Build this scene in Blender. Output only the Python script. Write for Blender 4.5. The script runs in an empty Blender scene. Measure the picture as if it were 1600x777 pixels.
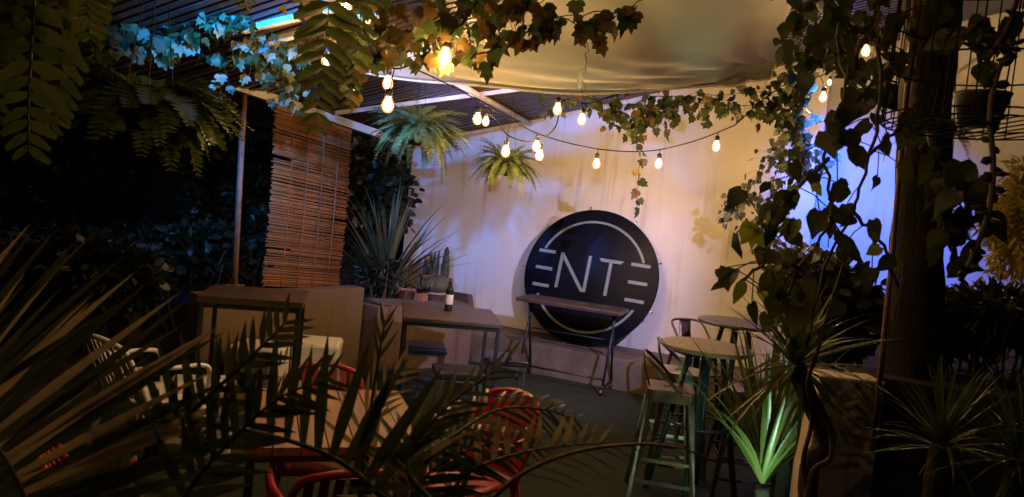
import bpy, math, random
from mathutils import Vector, Matrix, Quaternion, noise
random.seed(7)
V = Vector
sc = bpy.context.scene
COL = sc.collection

# ------------------------------------------------------------------ camera, world, moon, exposure
F_PX, CX, CY = 1150.0, 800.0, 388.5          # focal length and centre in photo pixels (1600 x 777)
CAM = V((0, 0, 1.85)); PITCH = math.radians(3.4); ROLL = math.radians(6.0)
FWD = V((0, math.cos(PITCH), -math.sin(PITCH)))
R0 = V((1, 0, 0)); U0 = V((0, math.sin(PITCH), math.cos(PITCH)))
RGT = R0 * math.cos(ROLL) + U0 * math.sin(ROLL)
UPV = -R0 * math.sin(ROLL) + U0 * math.cos(ROLL)
cd = bpy.data.cameras.new('camera'); cam = bpy.data.objects.new('camera', cd); COL.objects.link(cam)
cd.sensor_width = 36; cd.lens = 36 * F_PX / 1600; cd.clip_start = 0.05; cd.clip_end = 500
cd.dof.use_dof = True; cd.dof.focus_distance = 7.0; cd.dof.aperture_fstop = 5.5
M = Matrix.Identity(4)
for i, ax in enumerate((RGT, UPV, -FWD)):
    for j in range(3): M[j][i] = ax[j]
M.translation = CAM; cam.matrix_world = M; sc.camera = cam

w = bpy.data.worlds.new('World'); sc.world = w; w.use_nodes = True
nt = w.node_tree; sky = nt.nodes.new('ShaderNodeTexSky'); sky.sky_type = 'NISHITA'; sky.sun_disc = False
sky.sun_elevation = math.radians(-4); sky.sun_rotation = math.radians(200)
nt.links.new(sky.outputs[0], nt.nodes['Background'].inputs[0]); nt.nodes['Background'].inputs[1].default_value = 0.05
moon = bpy.data.lights.new('moon', 'SUN'); moon.energy = 0.004; moon.angle = math.radians(0.5); moon.color = (1, .95, .88)
mo = bpy.data.objects.new('moon', moon); COL.objects.link(mo); mo.rotation_euler = (math.radians(40), 0, math.radians(30))
sc.view_settings.view_transform = 'Standard'; sc.view_settings.look = 'None'
sc.view_settings.exposure = 0.0; sc.view_settings.gamma = 1.0; sc.view_settings.use_curve_mapping = False
sc.cycles.use_denoising = True; sc.cycles.use_light_tree = True
sc.cycles.sample_clamp_indirect = 4.0; sc.cycles.max_bounces = 6; sc.cycles.transparent_max_bounces = 12
sc.cycles.caustics_reflective = False; sc.cycles.caustics_refractive = False

def ray(px, py): return FWD + RGT * ((px - CX) / F_PX) - UPV * ((py - CY) / F_PX)
def P(px, py, y):                              # the point on a pixel's ray at ground distance y
    r = ray(px, py); return CAM + r * (y / r.y)
def PZ(px, py, z):                             # ... where that ray meets the level z
    r = ray(px, py); return CAM + r * ((z - CAM.z) / r.z)

# wall frame: T runs along the rear wall, N points from it into the yard
WA = math.radians(22)
T = V((math.cos(WA), -math.sin(WA), 0)); N = V((-math.sin(WA), -math.cos(WA), 0)); Z = V((0, 0, 1))
W0 = V((.75, 8.85, 0))
def W(s, k=0, z=0): return W0 + T * s + N * k + Z * z
def PW(px, py, k=0):                           # ray meets the plane k in front of the rear wall
    r = ray(px, py); return CAM + r * ((W0 + N * k - CAM).dot(N) / r.dot(N))
def roofz(p): return 3.1 + .26 * (p - W0).dot(T)
WROT = -WA

# ------------------------------------------------------------------ mesh builder
class MB:
    def __init__(s): s.v = []; s.f = []
    def add(s, vs, fs):
        o = len(s.v); s.v += [V(p) for p in vs]; s.f += [tuple(i + o for i in f) for f in fs]; return s
    def box(s, c, d, rot=None):
        c = V(c); h = [x / 2 for x in d]
        vs = [V((x * h[0], y * h[1], z * h[2])) for z in (-1, 1) for y in (-1, 1) for x in (-1, 1)]
        if rot is not None: vs = [rot @ p for p in vs]
        return s.add([p + c for p in vs], [(0, 2, 3, 1), (4, 5, 7, 6), (0, 1, 5, 4), (2, 6, 7, 3), (0, 4, 6, 2), (1, 3, 7, 5)])
    def beam(s, a, b, w, h, up=Z):
        a = V(a); b = V(b); y = (b - a).normalized(); x = y.cross(up).normalized(); z = x.cross(y)
        vs = [p + x * (sx * w / 2) + z * (sz * h / 2) for p in (a, b) for sz in (-1, 1) for sx in (-1, 1)]
        return s.add(vs, [(0, 2, 3, 1), (4, 5, 7, 6), (0, 1, 5, 4), (2, 6, 7, 3), (0, 4, 6, 2), (1, 3, 7, 5)])
    def tube(s, pts, r, n=6, caps=True):
        pts = [V(p) for p in pts]; m = len(pts)
        if not isinstance(r, (list, tuple)): r = [r] * m
        t0 = (pts[1] - pts[0]).normalized()
        a = t0.orthogonal().normalized(); vs = []; fs = []
        for i, p in enumerate(pts):
            t = (pts[min(i + 1, m - 1)] - pts[max(i - 1, 0)])
            t = t.normalized() if t.length > 1e-9 else t0
            a = (a - t * a.dot(t)); a = a.normalized() if a.length > 1e-6 else t.orthogonal().normalized()
            b = t.cross(a)
            for k in range(n):
                an = 2 * math.pi * k / n; vs.append(p + (a * math.cos(an) + b * math.sin(an)) * r[i])
        for i in range(m - 1):
            for k in range(n):
                fs.append((i * n + k, i * n + (k + 1) % n, (i + 1) * n + (k + 1) % n, (i + 1) * n + k))
        if caps: fs += [tuple(range(n - 1, -1, -1)), tuple((m - 1) * n + k for k in range(n))]
        return s.add(vs, fs)
    def lathe(s, prof, n=16, c=(0, 0, 0)):
        c = V(c); vs = []; fs = []; m = len(prof)
        for r, z in prof:
            for k in range(n):
                a = 2 * math.pi * k / n; vs.append(c + V((r * math.cos(a), r * math.sin(a), z)))
        for i in range(m - 1):
            for k in range(n): fs.append((i * n + k, i * n + (k + 1) % n, (i + 1) * n + (k + 1) % n, (i + 1) * n + k))
        fs += [tuple(range(n - 1, -1, -1)), tuple((m - 1) * n + k for k in range(n))]
        return s.add(vs, fs)
    def prism(s, poly, z0, z1):
        n = len(poly); vs = [V((p[0], p[1], z0)) for p in poly] + [V((p[0], p[1], z1)) for p in poly]
        fs = [tuple(range(n - 1, -1, -1)), tuple(range(n, 2 * n))] + [(i, (i + 1) % n, n + (i + 1) % n, n + i) for i in range(n)]
        return s.add(vs, fs)
    def mesh(s, vs, fs, mx=None): return s.add([mx @ V(p) for p in vs] if mx else vs, fs)
    def data(s, name, mat, smooth=False, off=None):
        me = bpy.data.meshes.new(name)
        vs = [tuple(p - off) for p in s.v] if off is not None else [tuple(p) for p in s.v]
        me.from_pydata(vs, [], s.f); me.update()
        if smooth: me.polygons.foreach_set('use_smooth', [True] * len(me.polygons))
        if mat: me.materials.append(mat)
        return me
    def build(s, name, mat, parent=None, smooth=False, world=False, bevel=0):
        off = world_loc(parent) if (world and parent) else None
        o = bpy.data.objects.new(name, s.data(name, mat, smooth, off)); COL.objects.link(o)
        if parent: o.parent = parent
        if bevel:
            b = o.modifiers.new('bevel', 'BEVEL'); b.width = bevel; b.segments = 2; b.limit_method = 'ANGLE'
        return o
def world_loc(o):
    l = V(o.location)
    while o.parent: o = o.parent; l = l + V(o.location)
    return l
def tag(o, label=None, cat=None, group=None, kind=None):
    for k, x in (('label', label), ('category', cat), ('group', group), ('kind', kind)):
        if x: o[k] = x
    return o
def thing(name, label, cat, loc=(0, 0, 0), rz=0, group=None):
    o = bpy.data.objects.new(name, None); COL.objects.link(o); o.location = loc; o.rotation_euler = (0, 0, rz)
    o.empty_display_size = .1
    return tag(o, label, cat, group)
def inst(name, data, mx, parent):              # one more piece that shares mesh data; mx in world axes
    o = bpy.data.objects.new(name, data); COL.objects.link(o); o.parent = parent
    o.matrix_local = Matrix.Translation(-world_loc(parent)) @ mx
    return o
def copy_tree(o, parent=None):
    c = o.copy(); COL.objects.link(c); c.parent = parent
    for ch in list(o.children): copy_tree(ch, c)
    return c
def frame(pos, d, n, s=1.0):
    if not isinstance(s, (tuple, list)): s = (s, s, s)
    y = V(d).normalized(); x = y.cross(V(n))
    x = x.normalized() if x.length > 1e-5 else y.orthogonal().normalized()
    z = x.cross(y); m = Matrix.Identity(4)
    for i, a in enumerate((x, y, z)):
        for j in range(3): m[j][i] = a[j] * s[i]
    m.translation = pos; return m
def spline(pts, n=8):
    pts = [V(p) for p in pts]; out = []
    q = [pts[0] * 2 - pts[1]] + pts + [pts[-1] * 2 - pts[-2]]
    for i in range(1, len(q) - 2):
        for k in range(n):
            t = k / n; a, b, c, d = q[i - 1:i + 3]
            out.append(.5 * ((2 * b) + (c - a) * t + (2 * a - 5 * b + 4 * c - d) * t * t + (3 * b - a - 3 * c + d) * t ** 3))
    return out + [pts[-1]]
def rv(s=1): return V((random.gauss(0, s), random.gauss(0, s), random.gauss(0, s)))

# ------------------------------------------------------------------ materials
def base_mat(name):
    m = bpy.data.materials.new(name); m.use_nodes = True
    n = m.node_tree; return m, n, n.nodes['Principled BSDF'], n.nodes['Material Output']
def mat(name, col, rough=.6, metal=0, var=.25, scale=8, bump=.1, col2=None, stretch=(1, 1, 1), spec=None, bscale=None, coat=0, isl=0):
    m, n, b, out = base_mat(name); L = n.links.new
    tc = n.nodes.new('ShaderNodeTexCoord'); mp = n.nodes.new('ShaderNodeMapping'); mp.inputs['Scale'].default_value = stretch
    L(tc.outputs['Object'], mp.inputs[0])
    nz = n.nodes.new('ShaderNodeTexNoise'); nz.inputs['Scale'].default_value = scale; nz.inputs['Detail'].default_value = 6
    L(mp.outputs[0], nz.inputs[0])
    rp = n.nodes.new('ShaderNodeValToRGB'); c2 = col2 or tuple(x * (1 - var) for x in col); c1 = tuple(min(1, x * (1 + var * .5)) for x in col)
    rp.color_ramp.elements[0].position = .32; rp.color_ramp.elements[1].position = .68
    rp.color_ramp.elements[0].color = (*c2, 1); rp.color_ramp.elements[1].color = (*c1, 1)
    L(nz.outputs[0], rp.inputs[0]); src = rp.outputs[0]
    if isl:
        oi = n.nodes.new('ShaderNodeObjectInfo'); hs = n.nodes.new('ShaderNodeHueSaturation')
        mr = n.nodes.new('ShaderNodeMapRange'); mr.inputs[3].default_value = 1 - isl; mr.inputs[4].default_value = 1 + isl
        L(oi.outputs['Random'], mr.inputs[0]); L(mr.outputs[0], hs.inputs['Value']); L(src, hs.inputs['Color']); src = hs.outputs[0]
    L(src, b.inputs['Base Color'])
    rr = n.nodes.new('ShaderNodeMapRange'); rr.inputs[3].default_value = max(.03, rough - .1); rr.inputs[4].default_value = min(1, rough + .12)
    L(nz.outputs[0], rr.inputs[0]); L(rr.outputs[0], b.inputs['Roughness'])
    b.inputs['Metallic'].default_value = metal; b.inputs['Coat Weight'].default_value = coat
    if spec is not None: b.inputs['Specular IOR Level'].default_value = spec
    if bump:
        n2 = n.nodes.new('ShaderNodeTexNoise'); n2.inputs['Scale'].default_value = bscale or scale * 6; n2.inputs['Detail'].default_value = 5
        L(mp.outputs[0], n2.inputs[0]); bp = n.nodes.new('ShaderNodeBump'); bp.inputs['Strength'].default_value = bump; bp.inputs['Distance'].default_value = .02
        L(n2.outputs[0], bp.inputs['Height']); L(bp.outputs[0], b.inputs['Normal'])
    return m
def leafmat(name, col, col2, rough=.42, trans=.28):
    m, n, b, out = base_mat(name); L = n.links.new
    oi = n.nodes.new('ShaderNodeObjectInfo'); ge = n.nodes.new('ShaderNodeNewGeometry')
    ad = n.nodes.new('ShaderNodeMath'); ad.operation = 'ADD'; L(oi.outputs['Random'], ad.inputs[0]); L(ge.outputs['Random Per Island'], ad.inputs[1])
    fr = n.nodes.new('ShaderNodeMath'); fr.operation = 'FRACT'; L(ad.outputs[0], fr.inputs[0])
    tc = n.nodes.new('ShaderNodeTexCoord'); nz = n.nodes.new('ShaderNodeTexNoise'); nz.inputs['Scale'].default_value = 9; nz.inputs['Detail'].default_value = 4
    L(tc.outputs['Object'], nz.inputs[0])
    a2 = n.nodes.new('ShaderNodeMath'); a2.operation = 'MULTIPLY_ADD'; a2.inputs[1].default_value = .5; L(nz.outputs[0], a2.inputs[0])
    m3 = n.nodes.new('ShaderNodeMath'); m3.operation = 'MULTIPLY'; m3.inputs[1].default_value = .6; L(fr.outputs[0], m3.inputs[0]); L(m3.outputs[0], a2.inputs[2])
    rp = n.nodes.new('ShaderNodeValToRGB'); rp.color_ramp.elements[0].position = .15; rp.color_ramp.elements[1].position = .9
    rp.color_ramp.elements[0].color = (*col, 1); rp.color_ramp.elements[1].color = (*col2, 1)
    L(a2.outputs[0], rp.inputs[0]); L(rp.outputs[0], b.inputs['Base Color']); b.inputs['Roughness'].default_value = rough
    bp = n.nodes.new('ShaderNodeBump'); bp.inputs['Strength'].default_value = .25; bp.inputs['Distance'].default_value = .01; L(nz.outputs[0], bp.inputs['Height']); L(bp.outputs[0], b.inputs['Normal'])
    tr = n.nodes.new('ShaderNodeBsdfTranslucent'); L(rp.outputs[0], tr.inputs[0])
    mx = n.nodes.new('ShaderNodeMixShader'); mx.inputs[0].default_value = trans
    L(b.outputs[0], mx.inputs[1]); L(tr.outputs[0], mx.inputs[2]); L(mx.outputs[0], out.inputs['Surface'])
    return m
def clothmat(m):                               # cloth lets some light through
    n = m.node_tree; b = n.nodes['Principled BSDF']; out = n.nodes['Material Output']; tr = n.nodes.new('ShaderNodeBsdfTranslucent'); tr.inputs[0].default_value = (.55, .50, .40, 1)
    mx = n.nodes.new('ShaderNodeMixShader'); mx.inputs[0].default_value = .12
    n.links.new(b.outputs[0], mx.inputs[1]); n.links.new(tr.outputs[0], mx.inputs[2]); n.links.new(mx.outputs[0], out.inputs['Surface']); return m
def emit(name, col, st):
    m, n, b, out = base_mat(name); e = n.nodes.new('ShaderNodeEmission'); e.inputs[0].default_value = (*col, 1); e.inputs[1].default_value = st
    n.links.new(e.outputs[0], out.inputs['Surface']); return m
def plaster(name, col, stain, amt=.5):
    m, n, b, out = base_mat(name); L = n.links.new
    tc = n.nodes.new('ShaderNodeTexCoord')
    def nz(sc_, st=(1, 1, 1), det=7, rough=.6):
        mp = n.nodes.new('ShaderNodeMapping'); mp.inputs['Scale'].default_value = st; L(tc.outputs['Object'], mp.inputs[0])
        x = n.nodes.new('ShaderNodeTexNoise'); x.inputs['Scale'].default_value = sc_; x.inputs['Detail'].default_value = det; x.inputs['Roughness'].default_value = rough
        L(mp.outputs[0], x.inputs[0]); return x.outputs[0]
    def ramp(s, a, c):
        r = n.nodes.new('ShaderNodeMapRange'); r.inputs[1].default_value = a; r.inputs[2].default_value = c; L(s, r.inputs[0]); return r.outputs[0]
    drip = ramp(nz(5, (2.2, 2.2, .12)), .54, .70); blot = ramp(nz(1.3), .42, .75); fine = nz(26)
    mu = n.nodes.new('ShaderNodeMath'); mu.operation = 'MULTIPLY'; L(drip, mu.inputs[0])
    b4 = n.nodes.new('ShaderNodeMath'); b4.operation = 'ADD'; b4.inputs[1].default_value = .45; L(blot, b4.inputs[0]); L(b4.outputs[0], mu.inputs[1])
    sm = n.nodes.new('ShaderNodeMath'); sm.operation = 'MULTIPLY_ADD'; sm.inputs[1].default_value = .35; L(blot, sm.inputs[0]); L(mu.outputs[0], sm.inputs[2])
    am = n.nodes.new('ShaderNodeMath'); am.operation = 'MULTIPLY'; am.inputs[1].default_value = amt; am.use_clamp = True; L(sm.outputs[0], am.inputs[0])
    mx = n.nodes.new('ShaderNodeMix'); mx.data_type = 'RGBA'; mx.inputs['A'].default_value = (*col, 1); mx.inputs['B'].default_value = (*stain, 1)
    L(am.outputs[0], mx.inputs['Factor']); L(mx.outputs['Result'], b.inputs['Base Color']); b.inputs['Roughness'].default_value = .85
    bp = n.nodes.new('ShaderNodeBump'); bp.inputs['Strength'].default_value = .35; bp.inputs['Distance'].default_value = .01
    ad = n.nodes.new('ShaderNodeMath'); ad.operation = 'ADD'; L(fine, ad.inputs[0]); L(nz(3, det=3), ad.inputs[1]); L(ad.outputs[0], bp.inputs['Height']); L(bp.outputs[0], b.inputs['Normal'])
    return m

MT = dict(
 white_wall=plaster('white_plaster', (.74, .71, .66), (.38, .31, .22), .6),
 right_wall=plaster('pale_plaster', (.68, .68, .70), (.42, .40, .38), .4),
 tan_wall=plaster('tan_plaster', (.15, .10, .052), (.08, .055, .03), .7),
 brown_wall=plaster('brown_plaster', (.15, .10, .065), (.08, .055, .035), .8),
 pier=plaster('whitewash', (.76, .66, .58), (.42, .32, .24), .9),
 dark_wall=plaster('dark_render', (.035, .028, .022), (.018, .015, .012), .8),
 plinth=mat('worn_concrete', (.15, .115, .085), .85, var=.4, scale=4, bump=.3),
 turf=mat('artificial_turf', (.017, .032, .010), .9, var=.65, scale=5, bump=1, bscale=260),
 soil=mat('soil', (.035, .026, .018), .95, var=.4, scale=20, bump=.6),
 slat=mat('roof_slat', (.040, .028, .023), .38, var=.4, scale=6, stretch=(1, 8, 8), isl=.3),
 sheet=mat('roof_sheet', (.05, .05, .07), .5, var=.3, scale=2, bump=.05),
 whitewood=mat('white_painted_steel', (.60, .56, .50), .5, var=.25, scale=9),
 post=mat('rusty_post', (.22, .12, .075), .6, var=.4, scale=16),
 reed=mat('reed', (.22, .078, .020), .55, var=.35, scale=10, stretch=(.6, 8, 8), isl=.35),
 cord=mat('cord', (.26, .12, .045), .8, bump=0),
 canvas=clothmat(mat('canvas', (.74, .69, .58), .8, var=.13, scale=2.5, bump=.12, bscale=120)),
 cable=mat('black_cable', (.008, .007, .007), .7, bump=0, spec=.1),
 black=mat('black_steel', (.016, .016, .018), .42, var=.3, scale=20, bump=.05),
 board=mat('dark_board', (.004, .006, .014), .30, var=.35, scale=3, bump=.015, spec=.06),
 letter=mat('grey_letter', (.20, .25, .29), .5, var=.15, scale=12, bump=.03),
 brass=mat('pin_metal', (.55, .50, .42), .3, metal=1, bump=0),
 darktop=mat('dark_table_top', (.065, .042, .034), .42, var=.35, scale=5, stretch=(1, 7, 7), bump=.08),
 walnut=mat('brown_table_top', (.085, .052, .040), .42, var=.55, scale=3, stretch=(1, 7, 7), bump=.08),
 fold=mat('folding_top', (.06, .045, .042), .35, var=.3, scale=7, bump=.05),
 plank=mat('pine_plank', (.30, .17, .10), .55, var=.3, scale=4, stretch=(7, 1, 7), bump=.1, isl=.15),
 galv=mat('brushed_steel', (.30, .28, .26), .33, metal=1, var=.3, scale=9, bump=.05),
 ruststeel=mat('rust_steel', (.13, .085, .065), .38, metal=.8, var=.4, scale=7, bump=.06),
 tealsteel=mat('blue_steel', (.045, .075, .085), .4, metal=.5, var=.3, scale=9, bump=.03),
 roundtop=mat('round_table_top', (.20, .15, .105), .45, var=.2, scale=6, bump=.04),
 darkround=mat('dark_round_top', (.09, .075, .065), .4, var=.2, scale=6, bump=.04),
 cushion=mat('black_vinyl', (.026, .020, .020), .38, var=.3, scale=12, bump=.1),
 red=mat('red_plastic', (.38, .016, .013), .35, var=.2, scale=5, bump=.04),
 whiteplastic=mat('white_plastic', (.74, .71, .70), .4, var=.15, scale=6, bump=.03),
 bottle=mat('green_glass', (.010, .022, .006), .07, var=.1, scale=2, bump=0, coat=.6),
 paper=mat('paper_label', (.66, .64, .60), .8, var=.1, scale=30, bump=0),
 foil=mat('bottle_foil', (.012, .012, .012), .3, bump=0),
 terracotta=mat('terracotta', (.36, .15, .08), .8, var=.3, scale=9, bump=.15),
 palepot=mat('pale_clay', (.36, .27, .18), .8, var=.25, scale=9, bump=.15),
 cactus=mat('cactus_skin', (.07, .075, .040), .7, var=.5, scale=14, bump=.3),
 spine=mat('cactus_spines', (.30, .20, .12), .7, bump=0),
 bark=mat('bark', (.030, .022, .016), .95, var=.5, scale=6, stretch=(3, 3, .5), bump=.9),
 stem=mat('vine_stem', (.075, .048, .028), .8, var=.4, scale=12, bump=.2),
 greenstem=mat('green_stem', (.09, .10, .028), .6, var=.3, scale=12, bump=.1),
 wire=mat('cage_wire', (.010, .009, .008), .85, bump=0, spec=.15),
 pot=mat('black_pot', (.020, .018, .018), .5, var=.3, scale=10),
 socket=mat('lamp_socket', (.02, .017, .015), .5, bump=0),
 housing=mat('flood_housing', (.010, .010, .010), .8, bump=0, spec=.1),
 ivy=leafmat('ivy_leaf', (.022, .042, .011), (.060, .078, .020)),
 ivybrown=leafmat('autumn_ivy_leaf', (.040, .034, .010), (.14, .085, .018)),
 ivypale=leafmat('pale_ivy_leaf', (.10, .13, .055), (.24, .24, .13)),
 bigleaf=leafmat('heart_leaf', (.018, .028, .007), (.065, .075, .018), trans=.35),
 limeleaf=leafmat('lime_leaf', (.14, .20, .02), (.26, .28, .03), trans=.5),
 fern=leafmat('fern_leaf', (.042, .065, .012), (.095, .120, .018), trans=.3),
 asparagus=leafmat('asparagus_fern', (.06, .095, .022), (.15, .17, .045)),
 palm=leafmat('palm_leaflet', (.030, .042, .012), (.075, .080, .026), rough=.42, trans=.28),
 palmpale=leafmat('lit_palm_leaflet', (.20, .155, .08), (.33, .25, .13), trans=.45),  # lighter copy of the palm colour: the look of lit leaflets is put in
 flax=leafmat('flax_leaf', (.035, .048, .018), (.14, .12, .05), trans=.12),
 yucca=leafmat('yucca_leaf', (.06, .09, .02), (.16, .18, .05), rough=.32, trans=.18),
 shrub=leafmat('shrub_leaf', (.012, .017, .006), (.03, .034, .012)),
 gold=leafmat('golden_conifer', (.26, .20, .02), (.42, .32, .04), trans=.3),
 strap=leafmat('strap_leaf', (.04, .07, .015), (.09, .13, .03), rough=.3),
)

# shared leaf shapes: base at the origin, +Y to the tip, +Z the upper face
def leaf_verts(kind, curl=.12):
    if kind == 'ivy':
        o = [(0, 0), (.16, -.10), (.40, .02), (.52, .30), (.36, .38), (.40, .66), (.20, .66), (0, 1.0)]
    elif kind == 'heart':
        o = [(0, 0), (.20, -.10), (.40, .06), (.46, .32), (.36, .58), (.18, .82), (0, 1.08)]
    elif kind == 'oval':
        o = [(0, 0), (.22, .18), (.30, .48), (.20, .80), (0, 1.0)]
    elif kind == 'lance':
        o = [(0, 0), (.10, .12), (.13, .4), (.10, .72), (0, 1.0)]
    vs = []; fs = []; m = len(o)
    mid = [(0, y, -.0 - curl * (y - .4) ** 2) for x, y in o]
    for x, y in o: vs.append((x, y, .10 * abs(x) - curl * y * y - .25 * x * x))
    for x, y in o: vs.append((-x, y, .10 * abs(x) - curl * y * y - .25 * x * x))
    for x, y in o: vs.append((0, max(0, y), -curl * max(0, y) ** 2 - .02))
    for i in range(m - 1):
        fs.append((2 * m + i, i, i + 1, 2 * m + i + 1)); fs.append((2 * m + i, 2 * m + i + 1, m + i + 1, m + i))
    return vs, fs
LEAF = {}
def wild(vs, fs, var):                         # curl, twist and ragged edges, so no two neighbours match
    out = []
    for x, y, z in vs:
        h = noise.noise(V((x * 2.2 + var * 3.7, y * 2.2, var * 1.3))); e = noise.noise(V((x * 6 + var * 5.1, y * 6, 4)))
        tw = (var % 3 - 1) * .35 * y
        out.append((x * (1 + .22 * e) * (.82 + .1 * (var % 4)) + (var % 5 - 2) * .07 * y * y, y * (1 + .06 * e), z + .16 * h + x * tw))
    return out, fs
def leafdata(kind, matname, var=0):
    k = (kind, matname, var)
    if k not in LEAF:
        vs, fs = wild(*leaf_verts(kind, (.08, .25, -.05, .4)[var % 4]), var); b = MB().add(vs, fs)
        LEAF[k] = b.data('leaf', MT[matname], True)
    return LEAF[k]
def ribbon(L, w, droop=.3, seg=6, fold=.25, tip=.0, base=.5, bend=0):
    vs = []; fs = []
    for i in range(seg + 1):
        t = i / seg; ww = w * ((base + (1 - base) * min(1, t * 3)) * (1 - (t ** 2.2) * (1 - tip)))
        y = L * t * (1 - .12 * droop * t); z = -droop * L * t * t; x = bend * L * t * t
        vs += [(x - ww / 2, y, z + fold * ww / 2), (x, y, z), (x + ww / 2, y, z + fold * ww / 2)]
    for i in range(seg):
        a = i * 3; fs += [(a, a + 1, a + 4, a + 3), (a + 1, a + 2, a + 5, a + 4)]
    return vs, fs
# lamp outputs
BULB = 1040.0; LAV = 680.0; CYAN = 900.0; BLUE = 800.0; GREEN = 95.0; BLUE2 = 420.0
# ------------------------------------------------------------------ ground and walls
def struct(o): o['kind'] = 'structure'; return o
struct(MB().add([(-60, -40, -.004), (60, -40, -.004), (60, 80, -.004), (-60, 80, -.004)], [(0, 1, 2, 3)]).build('ground', MT['soil']))
def xy(*p): return [(q.x, q.y) for q in p]
struct(MB().add([(-3.6, -3, 0), (4.4, -3, 0), (4.4, 8.2, 0), (-.2, 9.4, 0), (-1.3, 7.9, 0), (-3.6, 5.4, 0)], [(0, 1, 2, 3, 4, 5)]).build('lawn', MT['turf']))
# raised concrete step along the foot of the rear wall
pl = MB().prism(xy(W(-1.25, 0), W(-1.25, .80), W(2.2, .80), W(2.2, 0)), -.01, .33).build('paved_step', MT['plinth'], bevel=.012)
struct(pl)
def slab(name, a, b, h, th, m, label, cat='wall', z0=-.02, bevel=.008):
    d = (b - a).normalized(); n = V((d.y, -d.x, 0))
    o = MB().prism(xy(a, b, b - n * th, a - n * th), z0, h).build(name, m, bevel=bevel)
    return tag(o, label, cat)
slab('rear_wall', W(-2.36), W(2.42), 4.6, .2, MT['white_wall'], 'tall white plastered wall behind the round sign, stained and warmly lit')
slab('boundary_wall', W(2.42, -.28), W(9.5, -.28), 4.6, .2, MT['right_wall'], 'pale plastered wall washed with blue light behind the dark trunk')
tag(MB().prism(xy(W(2.34, .02), W(2.60, .02), W(2.60, -.27), W(2.34, -.27)), -.02, 4.6).build('corner_pilaster', MT['right_wall'], bevel=.01),
    'blue lit pilaster where the white wall and the blue wall meet', 'pilaster')
LD = V((.57, .82, 0)); LC = V((-1.44, 7.4, 0))               # low wall under the blind
def LW(s, z=0): return LC + LD * s + Z * z
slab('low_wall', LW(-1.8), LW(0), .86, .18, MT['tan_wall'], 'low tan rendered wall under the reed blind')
pb = [V((-1.30, 7.50, 0)), V((-.35, 8.15, 0)), W(-1.28, .004), W(-2.3, .004), V((-2.2, 8.1, 0))]
pt = thing('raised_planter', 'low brown masonry planter carrying the cactus pots and the flax', 'planter', (-1, 8.4, 0))
MB().prism(xy(*pb), -.02, .66).build('wall', MT['brown_wall'], pt, world=True, bevel=.01)
MB().prism([(p.x * .9 - .1, p.y * .9 + .84) for p in pb], .6, .672).build('soil', MT['soil'], pt, world=True)
MB().box((-.95, 8.06, .67), (1.1, .42, .02), Matrix.Rotation(math.radians(34), 3, 'Z')).build('coping', MT['plinth'], pt, world=True)
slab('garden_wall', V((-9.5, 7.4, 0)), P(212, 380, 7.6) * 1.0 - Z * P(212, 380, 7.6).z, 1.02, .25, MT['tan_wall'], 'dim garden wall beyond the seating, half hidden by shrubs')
slab('dark_fence', V((-12, 13.2, 0)), V((-1.2, 10.6, 0)), 3.4, .15, MT['dark_wall'], 'tall dark boundary fence behind the garden shrubs', 'fence')

# ------------------------------------------------------------------ roof
BM = [P(640, 226, 8.0), P(548, 203, 7.3), P(430, 163, 6.5), P(200, 88, 5.4), P(-120, -30, 4.5)]
bt = tag(MB().tube([BM[0], BM[4]], .001, 3).build('x', None), None)
bpy.data.objects.remove(bt)
b = MB(); b.beam(BM[0], BM[4], .07, .075)
tag(b.build('eave_beam', MT['whitewood'], bevel=.004), 'white painted eave beam above the reed blind', 'beam')
pr = thing('slatted_roof', 'dark slatted pergola roof leaning against the white wall', 'roof', W(-.5, 3, 2.9))
U1, U2 = -2.3, 3.4
sd = MB().beam((0, 0, 0), (1, 0, 0), .055, .022).data('slat', MT['slat'])
k = .06; i = 0
while k < 6.6:
    a = W(U1 - .06 * k, k); e = W(U2, k); a.z = roofz(a); e.z = roofz(e)
    a += rv(.003); L = (e - a).length
    x = (e - a).normalized(); y = Z.cross(x).normalized(); zz = x.cross(y); m = Matrix.Identity(4)
    for c, ax in enumerate((x * L, y, zz)):
        for j in range(3): m[j][c] = ax[j]
    m.translation = a; inst('slat', sd, m, pr); k += .088
def RF(s, k, dz=0): p = W(s, k); p.z = roofz(p) + dz; return p
b = MB(); q = [RF(U1 - .5, -.0, .05), RF(U2 + 1.2, -.0, .05), RF(U2 + 1.2, 7.6, .05), RF(U1 - .9, 7.6, .05)]
b.add(q + [p + Z * .01 for p in q], [(3, 2, 1, 0), (4, 5, 6, 7), (0, 1, 5, 4), (1, 2, 6, 5), (2, 3, 7, 6), (3, 0, 4, 7)])
b.build('roof_sheet', MT['sheet'], pr, world=True)
def onroof(px, py, dz=0):
    r = ray(px, py); lo, hi = .5, 14
    for _ in range(50):
        t = (lo + hi) / 2; p = CAM + r * t
        if p.z > roofz(p) + dz: hi = t
        else: lo = t
    return CAM + r * lo
# two pale rafters and two purlins under the slats
for a, c, r in (((655, 97), (832, 196), .032),):
    A, B = onroof(*a, -.05), onroof(*c, -.05); MB().tube([A, B], r, 8).build('rafter', MT['whitewood'], pr, True, world=True)
for a, c in (((455, 186), (900, 128)), ((640, 224), (860, 186))):
    A, B = onroof(*a, -.035), onroof(*c, -.035); MB().beam(A, B, .035, .04).build('purlin', MT['whitewood'], pr, world=True)
for a, c in (((380, 75), (600, 20)), ((380, 47), (520, 14))):
    A, B = onroof(*a, -.035), onroof(*c, -.035); MB().beam(A, B, .05, .04).build('purlin', MT['whitewood'], pr, world=True)
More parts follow.
